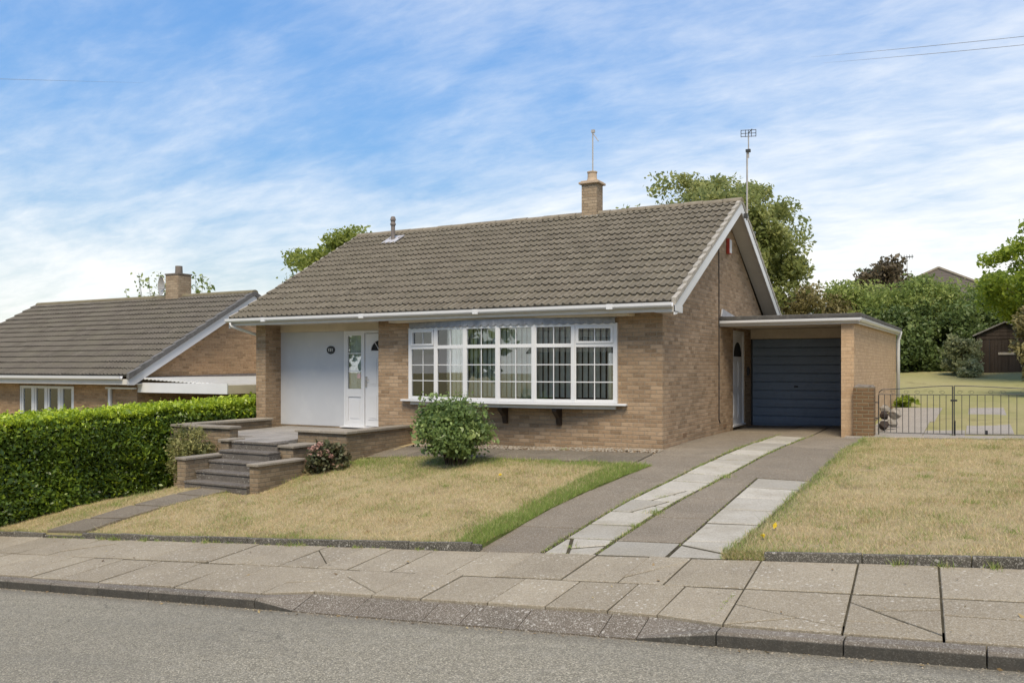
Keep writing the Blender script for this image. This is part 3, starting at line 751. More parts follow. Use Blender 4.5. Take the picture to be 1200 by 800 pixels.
arc = [(-6.675+.25*math.cos(math.pi*i/n), 1.83+.25*math.sin(math.pi*i/n)) for i in range(n+1)]
mb.prism(arc, 'y', .449, .4545); mb.build('fanlight', M['dark'], dd)
mb = MB()
for i in range(n): (a, b), (c, d) = arc[i], arc[i+1]; mb.tube([(a, .445, b), (c, .445, d)], .014, 6)
for i in (0, 3, 5, 7, 10): mb.tube([(-6.675, .445, 1.83), (arc[i][0], .445, arc[i][1])], .010, 6)
mb.build('fanlight_frame', M['white'], dd)
mb = MB(); mb.box(-7.075,-7.035,.437,.455,1.02,1.26); mb.tube([(-7.055,.437,1.19),(-7.055,.40,1.19),(-6.95,.40,1.19)], .009, 8); mb.build('handle', M['galv'], dd)
# number plaque: dark disc with pale figures
pl = MB(); pl.lathe([(.135,0),(.135,.012),(.125,.02)], (0,0,0), 28)
plo = pl.build('number_plaque', M['plaque'], house); plo.location = (-8.117, .498, 1.865); plo.rotation_euler = (R(90), 0, 0); plo.scale = (.9, .70, 1)
cu = bpy.data.curves.new('numerals', 'FONT'); cu.body = '121'; cu.size = .125; cu.align_x = 'CENTER'; cu.align_y = 'CENTER'; cu.extrude = .002; cu.space_character = .95
cu.materials.append(M['ink']); to = bpy.data.objects.new('numerals', cu); COL.objects.link(to); to.parent = plo; to.location = (0, 0, .0225)
bpy.context.view_layer.update()
nm = bpy.data.meshes.new_from_object(to.evaluated_get(bpy.context.evaluated_depsgraph_get())); bpy.data.objects.remove(to)
to = bpy.data.objects.new('numerals', nm); COL.objects.link(to); to.parent = plo; to.location = (0, 0, .0225)
if not nm.materials: nm.materials.append(M['ink'])
# roof ---------------------------------------------------------------
def tile_roof(x0, x1, yE, zE, yR, zR, cover=.30, rolls=2, gauge=.335, h=.031, lift=.038, seed=1, skip=None):
    """interlocking tiles: raised rolls, each course lapping the one below"""
    rg = np.random.default_rng(seed); m = MB()
    L = math.hypot(yR-yE, zR-zE); n = max(1, round(L/gauge)); gq = L/n
    dy, dz = (yR-yE)/L, (zR-zE)/L
    sgn = 1 if yR > yE else -1
    ny, nz = -dz*sgn, abs(dy)
    nt_ = int(round((x1-x0)/cover)); cw = (x1-x0)/nt_
    prof = []
    for r_ in range(rolls):
        for u, hh in ((0,0),(.06,.62),(.14,.95),(.23,1),(.32,.9),(.40,.5),(.47,0.06),(.74,-.06)): prof.append(((r_+u)/rolls, hh*h))
    prof.append((1.0, 0.0))
    def P(x, s, o): return (x, yE+dy*s+ny*o, zE+dz*s+nz*o)
    for c in range(n):
        s0, s1 = c*gq, min((c+1)*gq+.05, L)
        for t in range(nt_):
            jx = rg.normal(0, .0025); jl = rg.normal(0, .0035); js = rg.normal(0, .004); tint = float(np.clip(rg.normal(.52, .17), .12, 1))
            xs = [x0+(t+u)*cw+jx for u, _ in prof]; k = len(prof)
            lo = [P(x, s0+js-.0, lift+jl+hh) for x, (_, hh) in zip(xs, prof)]
            hi = [P(x, s1, .004+hh*.9) for x, (_, hh) in zip(xs, prof)]
            ba = [P(x, s0+js, jl-.002 if c else -.02) for x, _ in zip(xs, prof)]
            fs = [[i, i+1, k+i+1, k+i] for i in range(k-1)] + [[2*k+i, 2*k+i+1, i+1, i] for i in range(k-1)]
            if sgn < 0: fs = [f[::-1] for f in fs]
            m.add(lo+hi+ba, fs[:k-1]); o_ = len(m.v)-3*k
            m.t[-(k-1):] = [tint if (q % 8) < 5 else max(.09, tint*.30) for q in range(k-1)]  # pans darker: channel grime, with roll shading put into the tint
            m.f.extend([[i+o_ for i in f] for f in fs[k-1:]]); m.t.extend([.03]*(k-1))  # lips darkest: edge grime, with shade under each course put into the tint
    return m
RX0, RX1 = -10.36, .30
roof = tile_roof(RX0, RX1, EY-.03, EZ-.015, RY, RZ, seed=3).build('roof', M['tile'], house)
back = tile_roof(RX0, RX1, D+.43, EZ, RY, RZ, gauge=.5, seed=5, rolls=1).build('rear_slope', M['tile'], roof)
mb = MB(); x = RX0-.02                                   # ridge
while x < .36:
    b = min(x+.45, .39); dz = random.gauss(0, .004)
    pr = [(RY+.135*math.cos(a), RZ-.035+dz+.105*math.sin(a)) for a in [math.pi*i/8 for i in range(9)]]
    mb.prism(pr, 'x', x+.004, b-.004); x = b
mb.build('ridge_tiles', M['ridge'], roof, bevel=.006)
def verge(mbx, xa, xb, side=1, hgt=.06, n=15, y0=EY, z0=EZ, ry=RY, rz=RZ, drop=.05):
    for i in range(n):
        a, b = i/n, (i+1)/n
        for s in (1, -1):
            ya, yb = y0+(ry-y0)*a, y0+(ry-y0)*b-.0; za, zb = z0+(rz-z0)*a, z0+(rz-z0)*b
            if s < 0: ya, yb = 2*ry-ya, 2*ry-yb
            q = [(ya, za-drop), (yb, zb-drop), (yb, zb+.028), (ya, za+hgt+.012)]
            mbx.prism(q, 'x', xa, xb, random.random())
mb = MB(); verge(mb, .302, .385); mb.build('verge_tiles', M['verge'], roof, bevel=.006)
mb = MB(); verge(mb, RX0-.05, RX0-.002, hgt=.045); mb.build('verge_tiles', M['verge'], roof, bevel=.006)
# barge boards, soffits, eaves
def barge(xa, xb, name='barge_board', top=-.05, dep=.22, y0=EY-.02, yend=2*RY-EY+.02):
    m = MB()
    for s in (1, -1):
        f = (lambda y: y) if s > 0 else (lambda y: 2*RY-y)
        q = [(f(y0), rz_at(y0, top)), (f(RY), rz_at(RY, top)), (f(RY), rz_at(RY, top-dep)), (f(y0+.12), rz_at(y0+.12, top-dep)), (f(y0), rz_at(y0, top-.17))]
        m.prism(q, 'x', xa, xb)
    return m
barge(.352, .372).build('barge_board', M['white'], house)
barge(RX0-.02, RX0).build('barge_board', M['white'], house)
mb = MB()
for s in (1, -1):
    f = (lambda y: y) if s > 0 else (lambda y: 2*RY-y)
    mb.prism([(f(EY+.1), rz_at(EY+.1, -.20)), (f(RY), rz_at(RY, -.20)), (f(RY), rz_at(RY, -.215)), (f(EY+.1), rz_at(EY+.1, -.215))], 'x', .003, .350)
mb.build('verge_soffit', M['white_old'], house)
mb = MB(); mb.box(.003, .372, EY-.02, 0.0, 2.425, 2.44); mb.box(.354, .374, EY-.02, -.002, 2.44, 2.55); mb.build('eaves_box_end', M['white'], house)
mb = MB(); mb.box(RX0, 0, EY, .62, 2.458, 2.47); mb.build('soffit', M['cream'], house)
mb = MB(); mb.box(RX0, .350, EY-.022, EY-.002, 2.43, 2.575); mb.build('fascia', M['white_old'], house)
mb = MB()
sec = [(EY-.024+.0, 2.585), (EY-.03, 2.535), (EY-.06, 2.505), (EY-.10, 2.505), (EY-.128, 2.535), (EY-.132, 2.588), (EY-.122, 2.588), (EY-.12, 2.545), (EY-.09, 2.52), (EY-.05, 2.525), (EY-.034, 2.585)]
mb.prism(sec, 'x', RX0-.04, .345)
for xb_ in (-9.2, -6.4, -3.6, -.8): mb.box(xb_-.06, xb_+.06, EY-.137, EY-.026, 2.498, 2.592)
gut = mb.build('gutter', M['white'], house)
mb = MB(); mb.tube([(RX0+.10, EY-.08, 2.50), (RX0+.10, EY-.08, 2.42), (RX0+.30, .30, 2.20), (RX0+.30, .36, 2.1), (RX0+.30, .36, -.9)], .034, 10); mb.build('downpipe', M['white'], gut, smooth=True)
# chimney
ch = MB(); ch.box(-3.43, -3.03, RY-.18, RY+.18, 4.6, 5.88)
chim = ch.build('chimney', M['chim'], house)
mb = MB(); mb.box(-3.49, -2.97, RY-.24, RY+.24, 5.88, 5.935); mb.box(-3.45,-3.01,RY-.20,RY+.20,5.935,5.965); mb.build('chimney_cap', M['pot'], chim, bevel=.012)
mb = MB(); mb.lathe([(.135,0),(.125,.04),(.115,.08),(.11,.19),(.125,.21),(.125,.235),(.09,.235)], (-3.23, RY, 5.965), 18); mb.build('chimney_pot', M['pot'], chim)
mb = MB(); mb.box(-3.46,-3.0,RY-.21,RY+.21,5.0,5.12); mb.build('chimney_flashing', M['verge'], chim)
# soil vent pipe through the roof
vp = (-8.72, 3.68, rz_at(3.68)); mb = MB()
mb.lathe([(.055,-.2),(.055,.42),(.075,.43),(.075,.47),(.06,.50),(.06,.55),(.08,.56),(.06,.64),(.045,.66)], vp, 12)
vpo = mb.build('vent_pipe', M['pipe'], house)
mb = MB(); q = .22
mb.hexa([(vp[0]-q, vp[1]-q, rz_at(vp[1]-q, .05)), (vp[0]+q, vp[1]-q, rz_at(vp[1]-q, .05)), (vp[0]+q, vp[1]+q, rz_at(vp[1]+q, .05)), (vp[0]-q, vp[1]+q, rz_at(vp[1]+q, .05))],
        [(vp[0]-q, vp[1]-q, rz_at(vp[1]-q, .066)), (vp[0]+q, vp[1]-q, rz_at(vp[1]-q, .066)), (vp[0]+q, vp[1]+q, rz_at(vp[1]+q, .066)), (vp[0]-q, vp[1]+q, rz_at(vp[1]+q, .066))])
mb.build('lead_flashing', plain('pale_lead', (.38,.38,.40), .6, .4, .2, 6), vpo)
# bow window ----------------------------------------------------------
BX0, BX1, NB = -5.50, -.885, 6
BOW = [0, -.185, -.30, -.34, -.30, -.185, 0]
bp = [(BX0+(BX1-BX0)*i/NB, -.03+BOW[i]) for i in range(NB+1)]
ZB, ZT, ZTR = .80, 2.285, 1.875
win = MB()
def seg_box(m, i, s0, s1, z0, z1, d0, d1):
    """box along facet i between fractions s0..s1 (metres from left if >1 not used), depth d0 (front) .. d1"""
    (ax, ay), (bx_, by_) = bp[i], bp[i+1]; L = math.hypot(bx_-ax, by_-ay); tx, ty = (bx_-ax)/L, (by_-ay)/L; nx, ny = ty, -tx
    def Q(s, d): return (ax+tx*s+nx*d, ay+ty*s+ny*d)
    a, b, c, d = Q(s0, d0), Q(s1, d0), Q(s1, d1), Q(s0, d1)
    m.hexa([(*a, z0), (*b, z0), (*c, z0), (*d, z0)], [(*a, z1), (*b, z1), (*c, z1), (*d, z1)])
    return L
LS = [math.hypot(bp[i+1][0]-bp[i][0], bp[i+1][1]-bp[i][1]) for i in range(NB)]
fr = MB()
for i in range(NB):
    L = LS[i]
    seg_box(fr, i, .0, L, ZB, ZB+.065, .03, -.04); seg_box(fr, i, 0, L, ZT-.06, ZT, .03, -.04); seg_box(fr, i, .035, L-.035, ZTR-.035, ZTR+.035, .028, -.04)
    seg_box(fr, i, .012, .05, ZB+.065, ZT-.06, .026, -.04); seg_box(fr, i, L-.05, L-.012, ZB+.065, ZT-.06, .026, -.04)
for i, (x, y) in enumerate(bp): fr.box(x-.034, x+.034, y-.036, y+.03, ZB, ZT)
# opening casements in the two end lights
for i in (0, 5):
    L = LS[i]
    for (za, zb) in ((ZTR+.035, ZTR+.075), (ZT-.10, ZT-.06)): seg_box(fr, i, .05, L-.05, za, zb, .045, -.02)
    for (sa, sb) in ((.05, .095), (L-.095, L-.05)): seg_box(fr, i, sa, sb, ZTR+.035, ZT-.06, .0445, -.02)
fro = fr.build('bow_window', M['white'], house, bevel=.004)
gl = MB(); bars = MB()
for i in range(NB):
    L = LS[i]
    e = .095 if i in (0, 5) else .05
    seg_box(gl, i, .05, L-.05, ZB+.065, ZTR-.035, .0, -.004); seg_box(gl, i, e, L-e, ZTR+.035, ZT-.06, .0, -.004)
    seg_box(bars, i, L/2-.009, L/2+.009, ZB+.065, ZTR-.035, .008, .002); seg_box(bars, i, L/2-.009, L/2+.009, ZTR+.035+(.04 if e > .06 else 0), ZT-.06-(.04 if e > .06 else 0), .008, .002)
    hz = (ZTR-.035)-(ZB+.065)
    for k_ in (1, 2): seg_box(bars, i, .05, L-.05, ZB+.065+hz*k_/3-.009, ZB+.065+hz*k_/3+.009, .0095, .0025)
gl.build('window_panes', M['glass'], fro); bars.build('glazing_bars', M['white'], fro)
bl = MB()
for i in range(NB):
    (ax, ay), (bx_, by_) = bp[i], bp[i+1]; L = LS[i]; n = 7
    for k_ in range(n):
        t = (k_+.5)/n; cx_, cy_ = ax+(bx_-ax)*t, ay+(by_-ay)*t+.13
        a = R((-31,-29,-24,-23,-26,-27)[i]+random.uniform(-4, 4)); hw = .064
        dx, dy_ = hw*math.cos(a), hw*math.sin(a)
        z0 = ZB+.09+random.uniform(0, .01)
        bl.quad((cx_-dx, cy_-dy_, z0), (cx_+dx, cy_+dy_, z0), (cx_+dx, cy_+dy_, 2.23), (cx_-dx, cy_-dy_, 2.23))
bl.build('vertical_blinds', M['blind'], fro)
sl = MB()
for dz0, dz1, over, dp in ((.755, .795, .22, .10),):
    pts = [(BX0-over, -.10)] + [(x, y-dp) for x, y in bp] + [(BX1+over, -.10)]
    poly = pts + [(BX1+over, -.002), (BX1-.02, -.002), (BX0+.02, -.002), (BX0-over, -.002)]
    sl.prism(poly, 'z', dz0, dz1)
sl.build('window_sill', M['white'], fro, bevel=.008)
mb = MB(); pts = [(x, y-.005) for x, y in bp]; mb.prism([(BX0, -.002)]+[(x, min(y-.02, -.02)) for x, y in bp]+[(BX1, -.002)], 'z', .69, .753); mb.build('bow_base', M['white_old'], fro)
for x in (-3.215, -2.04):
    mb = MB(); mb.prism([(-.002, .688), (-.27, .688), (-.27, .63), (-.10, .50), (-.06, .36), (-.002, .36)], 'x', x-.048, x+.048); mb.build('bracket', M['bracket'], fro, bevel=.006)
# scalloped lead apron over the window
mb = MB()
prev = None
scal = []
for i in range(NB):
    (ax, ay), (bx_, by_) = bp[i], bp[i+1]
    for k_ in range(49):
        t = k_/49; scal.append((ax+(bx_-ax)*t, ay+(by_-ay)*t-.055))
scal.append((bp[-1][0], bp[-1][1]-.055))
dist = 0
zlow = []
for j, p in enumerate(scal):
    if j: dist += math.hypot(p[0]-scal[j-1][0], p[1]-scal[j-1][1])
    ph = (dist/.165) % 1; zlow.append(2.262 + .05*(1-math.sqrt(max(0, 1-(2*ph-1)**2))))
for j in range(len(scal)-1):
    a, b = scal[j], scal[j+1]
    mb.hexa([(a[0], a[1], zlow[j]), (b[0], b[1], zlow[j+1]), (b[0], b[1]+.004, zlow[j+1]), (a[0], a[1]+.004, zlow[j])],
            [(a[0], a[1], 2.375), (b[0], b[1], 2.375), (b[0], b[1]+.004, 2.375), (a[0], a[1]+.004, 2.375)])
mb.prism([(x, y-.055) for x, y in bp]+[(BX1, -.003), (BX0, -.003)], 'z', 2.376, 2.392)
mb.build('scalloped_apron', M['lead'], fro)
mb = MB(); mb.box(BX0-.33, BX1+.36, -.36, -.003, 2.395, 2.452); mb.build('window_soffit_board', M['cream'], house, bevel=.004)
# side door under the canopy
mb = MB()
mb.box(-.10, -.02, 5.022, 5.09, .12, 2.325); mb.box(-.10, -.02, 6.10, 6.168, .12, 2.325); mb.box(-.10, -.02, 5.09, 6.10, 2.25, 2.325); mb.box(-.14, .015, 5.0, 6.19, .08, .12)
sd = mb.build('side_door', M['white'], house)
mb = MB(); mb.box(-.09, -.04, 5.09, 6.10, .12, 2.25)
for (a, b) in ((5.17, 5.56), (5.63, 6.02)):
    for (c, d) in ((.28, .85), (1.0, 1.6)): mb.box(-.04, -.032, a, b, c, d); mb.box(-.032, -.026, a+.05, b-.05, c+.05, d-.05)
mb.build('door_panel', M['white'], sd)
mb = MB(); arc2 = [(5.595+.36*math.cos(math.pi*i/10), 1.72+.34*math.sin(math.pi*i/10)) for i in range(11)]; mb.prism(arc2, 'x', -.04, -.034); mb.build('fanlight', M['dark'], sd)
mb = MB(); mb.box(-.15, -.11, 5.0, 6.2, .1, 2.34); mb.build('door_backing', M['dark'], sd)
mb = MB(); mb.tube([(.012, 6.42, 1.30), (.012, 6.42, 1.44)], .05, 8); mb.box(.002,.03,6.36,6.48,1.27,1.46); mb.build('meter_box', M['black_iron'], house)
# cable and alarm box on the gable
mb = MB(); mb.tube([(.010, 3.77, .32), (.010, 3.77, 1.5), (.010, 3.765, 3.2), (.010, 3.75, 4.62)], .012, 6)
mb.tube([(.010, 3.77, .33), (.012, 3.85, .25)], .012, 6); mb.build('cable', M['black_iron'], house)
mb = MB(); mb.box(.003, .075, 4.40, 4.60, 4.02, 4.36); mb.build('alarm_box', M['red_box'], house, bevel=.008)
mb = MB(); mb.box(.0755, .085, 4.42, 4.58, 4.04, 4.34); mb.build('alarm_box_cover', M['white'], house)
# air bricks
mb = MB()
M['terra'] = plain('terracotta', (.2,.13,.08), .9, .2)
mb.box(-3.7, -3.48, -.008, -.001, .09, .165); mb.build('air_brick', M['terra'], house)
for y in (1.2, 4.2): mb = MB(); mb.box(.001, .008, y, y+.22, .12, .195); mb.build('air_brick', M['terra'], house)
# ceilings keep the inside dark
mb = MB(); mb.box(-7.12, -6.2, .521, .53, .12, 2.29); mb.build('door_lining', M['dark'], house)
mb = MB(); mb.box(-W+.3, -.28, .63, D-.28, 2.40, 2.44); mb.box(-9.67, -.3, .61, .66, -.2, 2.4) ; mb.build('inner_lining', M['dark'], house)

# ------------------------------------------------------------------ garage and canopy
gar = thing('garage', 'flat roofed brick garage with wide dark blue up and over door', 'garage', (1.3, 6.8, .04))
GZ = .03
mb = MB(); mb.box(2.50, 2.745, 3.93, 4.30, -.3, 2.36); mb.build('front_pier', M['brick_pale'], gar)
mb = MB(); mb.box(2.53, 2.742, 4.301, 14.2, -.3, 2.56); mb.build('side_wall', M['brick_pale'], gar)
mb = MB(); mb.box(2.17, 2.529, 6.80, 7.0, -.2, 2.4); mb.build('inner_pier', M['brick'], gar)
mb = MB(); mb.box(.003, 2.53, 14.0, 14.199, -.3, 2.5); mb.build('rear_wall', M['brick_pale'], gar)
gd = MB(); z = GZ+.035; n = 10; hh = 2.1/n
gd.box(.04, 2.145, 6.80, 6.83, GZ, GZ+2.13)
for i in range(n):
    za = z+hh*i; gd.prism([(6.80, za), (6.775, za+.012), (6.768, za+hh*.5), (6.775, za+hh-.022), (6.80, za+hh-.006)], 'x', .05, 2.135)
gdo = gd.build('garage_door', M['garage'], gar)
mb = MB(); mb.box(1.05, 1.13, 6.745, 6.77, .98, 1.02); mb.tube([(1.09, 6.77, 1.0), (1.09, 6.72, 1.0), (1.15, 6.72, 1.0)], .011, 8); mb.build('handle', M['black_iron'], gdo)
mb = MB(); mb.box(.003, .038, 6.78, 6.84, GZ, 2.17); mb.build('door_jamb', M['black_iron'], gar)
mb = MB(); mb.box(2.147, 2.168, 6.78, 6.84, GZ, 2.17); mb.build('door_jamb', M['black_iron'], gar)
mb = MB(); mb.box(.003, 2.529, 6.76, 6.80, 2.172, 2.42); mb.build('lintel_panel', M['cream'], gar)
mb = MB(); mb.box(.003, 2.168, 6.74, 6.80, -.1, GZ-.002); mb.build('threshold', M['brick_red'], gar)
def froof(y): return 2.50 + .0105*(y-3.9)
mb = MB(); b0 = [(.003, 3.84), (2.90, 3.84), (2.90, 14.4), (.003, 14.4)]
mb.hexa([(x, y, froof(y)-.02) for x, y in b0], [(x, y, froof(y)+.075) for x, y in b0]); ro = mb.build('flat_roof', M['felt'], gar, bevel=.02)
mb = MB(); b1 = [(.003, 3.9), (2.80, 3.9), (2.80, 14.3), (.003, 14.3)]
mb.hexa([(x, y, froof(y)-.13) for x, y in b1], [(x, y, froof(y)-.022) for x, y in b1]); mb.build('roof_deck', M['cream'], gar)
mb = MB(); mb.box(.003, 2.85, 3.875, 3.897, 2.36, 2.475)
mb.prism([(3.90, froof(3.9)-.14), (14.35, froof(14.35)-.14), (14.35, froof(14.35)-.02), (3.90, froof(3.9)-.02)], 'x', 2.805, 2.825)
mb.build('fascia', M['white_old'], gar)
mb = MB(); mb.prism([(3.872, 2.475), (3.868, 2.43), (3.83, 2.40), (3.79, 2.43), (3.785, 2.478), (3.80, 2.478), (3.83, 2.415)], 'x', .003, 2.90)
sec = [(2.828, 0), (2.83, -.04), (2.86, -.075), (2.90, -.04), (2.905, .005), (2.89, .005), (2.86, -.06)]
lo = [(x, 3.80, froof(3.8)+dz-.025) for x, dz in sec]; hi = [(x, 14.45, froof(14.45)+dz-.025) for x, dz in sec]
n = len(sec); mb.add(lo+hi, [[i, (i+1) % n, n+(i+1) % n, n+i] for i in range(n)]+[list(range(n))[::-1], list(range(n, 2*n))])
gg = mb.build('gutter', M['white'], gar)
mb = MB(); mb.tube([(2.865, 14.28, 2.58), (2.84, 14.28, 2.45), (2.80, 14.28, 2.3), (2.80, 14.28, .3)], .055, 10); mb.build('downpipe', M['white'], gar, smooth=True)
mb = MB(); mb.prism([(3.85, 2.585), (5.2, 2.59), (5.1, 2.64), (4.6, 2.68), (3.95, 2.75)], 'x', .021, .05); mb.build('wall_flashing', plain('pale_lead_flashing', (.36,.36,.37), .6, .4, .25, 6), gar)

# ------------------------------------------------------------------ terrace with steps
ter = thing('terrace', 'raised paved terrace with low brick walls in front of the white front door', 'terrace', (-7.2, -1, -.5))
mb = MB()
mb.box(-5.72, -5.50, -2.10, -.003, -1.1, .20); mb.build('wall', M['brick_low'], ter); mb = MB(); mb.box(-6.72, -5.721, -2.10, -1.88, -1.1, .20)
mb.build('wall', M['brick_low'], ter)
mb = MB()
mb.box(-9.45, -8.10, -2.55, -2.33, -1.5, .23); mb.build('wall', M['brick_low'], ter); mb = MB(); mb.box(-9.72, -9.451, -2.55, -.02, -1.5, .24)
mb.build('wall', M['brick_low'], ter)
mb = MB()
def cop(m, x0, x1, y0, y1, z, axis, seg=.6, ov=.035):
    if axis == 'x':
        n = max(1, round((x1-x0)/seg)); 
        for i in range(n):
            a, b = x0+(x1-x0)*i/n, x0+(x1-x0)*(i+1)/n; m.box(a+.003, b-.003, y0, y1, z-.05+random.uniform(-.003,.003), z+random.uniform(-.003,.003), random.random())
    else:
        n = max(1, round((y1-y0)/seg))
        for i in range(n):
            a, b = y0+(y1-y0)*i/n, y0+(y1-y0)*(i+1)/n; m.box(x0, x1, a+.003, b-.003, z-.05+random.uniform(-.003,.003), z+random.uniform(-.003,.003), random.random())
cop(mb, -5.77, -5.45, -1.83, -.005, .252, 'y'); mb.build('coping', M['coping'], ter, bevel=.008); mb = MB(); cop(mb, -6.76, -5.45, -2.15, -1.84, .252, 'x')
mb.build('coping', M['coping'], ter, bevel=.008); mb = MB(); cop(mb, -9.77, -8.05, -2.60, -2.28, .284, 'x'); mb.build('coping', M['coping'], ter, bevel=.008); mb = MB(); cop(mb, -9.77, -9.40, -2.27, -.02, .292, 'y')
mb.build('coping', M['coping'], ter, bevel=.008)
mb = MB()
x = -9.44
for i in range(9):
    for (ya, yb) in ((-1.87,-1.3),(-1.3,-.7),(-.7,-.1),(-.1,.46)):
        xa = -9.44+i*.413; slab(mb, rect(xa, xa+.413, ya, yb), lambda a, c: .075+.012*c, th=.3, tilt=.003)
for i in range(5):
    xa = -8.05+i*.26
    slab(mb, rect(xa, xa+.26, -2.9, -2.3), lambda a, c: .055, th=.05, tilt=.002); slab(mb, rect(xa, xa+.26, -2.3, -1.87), lambda a, c: .055, th=.3, tilt=.002)
mb.box(-9.4, -6.73, -2.3, .4, -1.2, -.2)
mb.build('paving', M['terrace'], ter)
st = thing('entrance_steps', 'five dark concrete steps between stepped brick side walls up to the terrace', 'steps', (-7.05, -3.6, -.74))
edges = [(-2.90, .055), (-3.20, -.10), (-3.50, -.26), (-3.80, -.42), (-4.06, -.58)]
RXE = [-6.49, -6.40, -6.07, -6.07, -6.07]; LXE = [-7.68, -7.68, -7.62, -7.62, -7.62]
for i, (y, z) in enumerate(edges):
    mb = MB(); l_, r_ = LXE[i], RXE[i]
    mb.box(l_, r_, y, (edges[i-1][0]-.001 if i else -2.31), -1.1, z-.046 if i else .002)
    mb.box(l_-.004, r_+.004, y-.018, y+.30 if i else -2.9+.3, (z-.045) if i else .003, z if i else .05)
    mb.build('step', M['step'], st, bevel=.010)
for bx_ in ((-7.85,-7.63,-4.02,-2.97,-1.4,-.225), (-7.90,-7.69,-2.96,-2.56,-1.3,.03), (-6.06,-5.86,-4.0,-2.86,-1.2,-.25), (-6.48,-6.14,-2.85,-2.11,-1.2,-.04)):
    mb = MB(); mb.box(*bx_); mb.build('side_wall', M['brick_low'], st)
for bx_ in ((-7.88,-7.60,-4.05,-2.94,-.22,-.175), (-7.93,-7.65,-3.0,-2.57,.035,.08), (-6.10,-5.83,-4.04,-2.84,-.245,-.20), (-6.52,-6.10,-2.89,-2.12,-.035,.012)):
    mb = MB(); mb.box(*bx_); mb.build('coping', M['coping'], st, bevel=.008)

# ------------------------------------------------------------------ gate pier, gates, rubble
pr = thing('gate_pier', 'short orange brick gate pier standing against the garage front', 'pier', (2.94, 4.0, .03))
mb = MB(); mb.box(2.748, 3.13, 3.80, 4.18, -.3, 1.06); mb.build('shaft', M['brick_red'], pr)
mb = MB(); mb.hexa([(2.748,3.80,1.061),(3.13,3.80,1.061),(3.13,4.18,1.061),(2.748,4.18,1.061)],[(2.79,3.84,1.10),(3.09,3.84,1.115),(3.09,4.14,1.105),(2.79,4.14,1.12)]); mb.build('mortar_cap', M['rubble'], pr)
def gate(name, x0, x1, zb0, zb1, hi_at_right, label):
    Y = 4.06; t = thing(name, label, 'gate', ((x0+x1)/2, Y, zb0), 'pair of black wrought iron gates')
    w = x1-x0
    def zb(x): return zb0+(zb1-zb0)*(x-x0)/w
    def zt(x):
        s = (x-x0)/w if hi_at_right else (x1-x)/w
        return zb(x)+.90 + .075*(s*s*(3-2*s))
    mb = MB(); n = 16
    top = [(x0+w*i/n, Y, zt(x0+w*i/n)) for i in range(n+1)]
    hinge = x0 if hi_at_right else x1
    if hi_at_right: top = [(x0, Y, zt(x0)-.12), (x0+.012, Y, zt(x0)-.05), (x0+.05, Y, zt(x0)-.01)] + top[1:]
    else: top = top[:-1] + [(x1-.05, Y, zt(x1)-.01), (x1-.012, Y, zt(x1)-.05), (x1, Y, zt(x1)-.12)]
    mb.tube(top, .0095, 6)
    mb.tube([(x0, Y, zb(x0)+.03), (x1, Y, zb(x1)+.03)], .009, 6); mb.tube([(x0, Y, zb(x0)+.80), (x1, Y, zb(x1)+.80)], .0085, 6)
    mb.tube([(x0, Y, zb(x0)-.02), (x0, Y, zt(x0)-(.12 if hi_at_right else 0))], .012, 6); mb.tube([(x1, Y, zb(x1)-.02), (x1, Y, zt(x1)-(0 if hi_at_right else .12))], .012, 6)
    mb.build('frame', M['iron'], t)
    nb = 11
    mb = MB()
    for i in range(1, nb+1):
        x = x0+w*i/(nb+1); mb.tube([(x, Y, zb(x)+.03), (x, Y, zb(x)+.80)], .0062, 5)
    mb.build('bars', M['iron'], t)
    for i in (1, 5, 9):
        x = x0+w*(i+.5)/(nb+1)
        for s in (1, -1):
            pts = [(x+s*(.10-.055*math.cos(a)*(1-a/14)), Y, zb(x)+.845+.038*math.sin(a)*(1-a/14)) for a in [j*.6 for j in range(13)]]
            mb = MB(); mb.tube(pts, .003, 4); mb.build('scroll', M['iron'], t)
    return t
g1 = gate('iron_gate', 3.20, 4.535, .115, .125, True, 'left leaf of black iron gates, hung beside the orange brick pier')
g2 = gate('iron_gate', 4.565, 6.15, .125, .16, False, 'right leaf of black iron gates, carrying the latch and drop bolt')
mb = MB(); mb.box(4.50, 4.62, 4.02, 4.045,   .80, .835); mb.build('latch', M['black_iron'], g2); mb = MB(); mb.tube([(4.58, 4.035, .10), (4.58, 4.035, .42)], .012, 6); mb.build('drop_rod', M['black_iron'], g2)
mb = MB(); mb.box(5.10, 5.14, 4.03, 4.05, .17, .25); mb.build('drop_bolt', M['black_iron'], g2)
for z in (.42, .74):
    mb = MB(); mb.box(3.131, 3.20, 4.05, 4.07, z, z+.02); mb.build('hinge', M['iron'], g1)
def rock(m, c, s, seed):
    rg = np.random.default_rng(seed); n1, n2 = 5, 8; vs = []; fs = []
    for i in range(n1+1):
        for j in range(n2):
            th = math.pi*i/n1; ph = 2*math.pi*j/n2; q = rg.uniform(.8, 1.15)
            vs.append((c[0]+s[0]*q*math.sin(th)*math.cos(ph), c[1]+s[1]*q*math.sin(th)*math.sin(ph), c[2]+s[2]*q*math.cos(th)))
    for i in range(n1):
        for j in range(n2): fs.append([i*n2+j, (i+1)*n2+j, (i+1)*n2+(j+1) % n2, i*n2+(j+1) % n2])
    m.add(vs, fs)
DRK = plain('dark_brown_stone', (.045,.035,.03), .9, .2, .3, 10, .5); LGT = plain('grey_stone', (.24,.22,.19), .95, .2, .35, 9, .5)
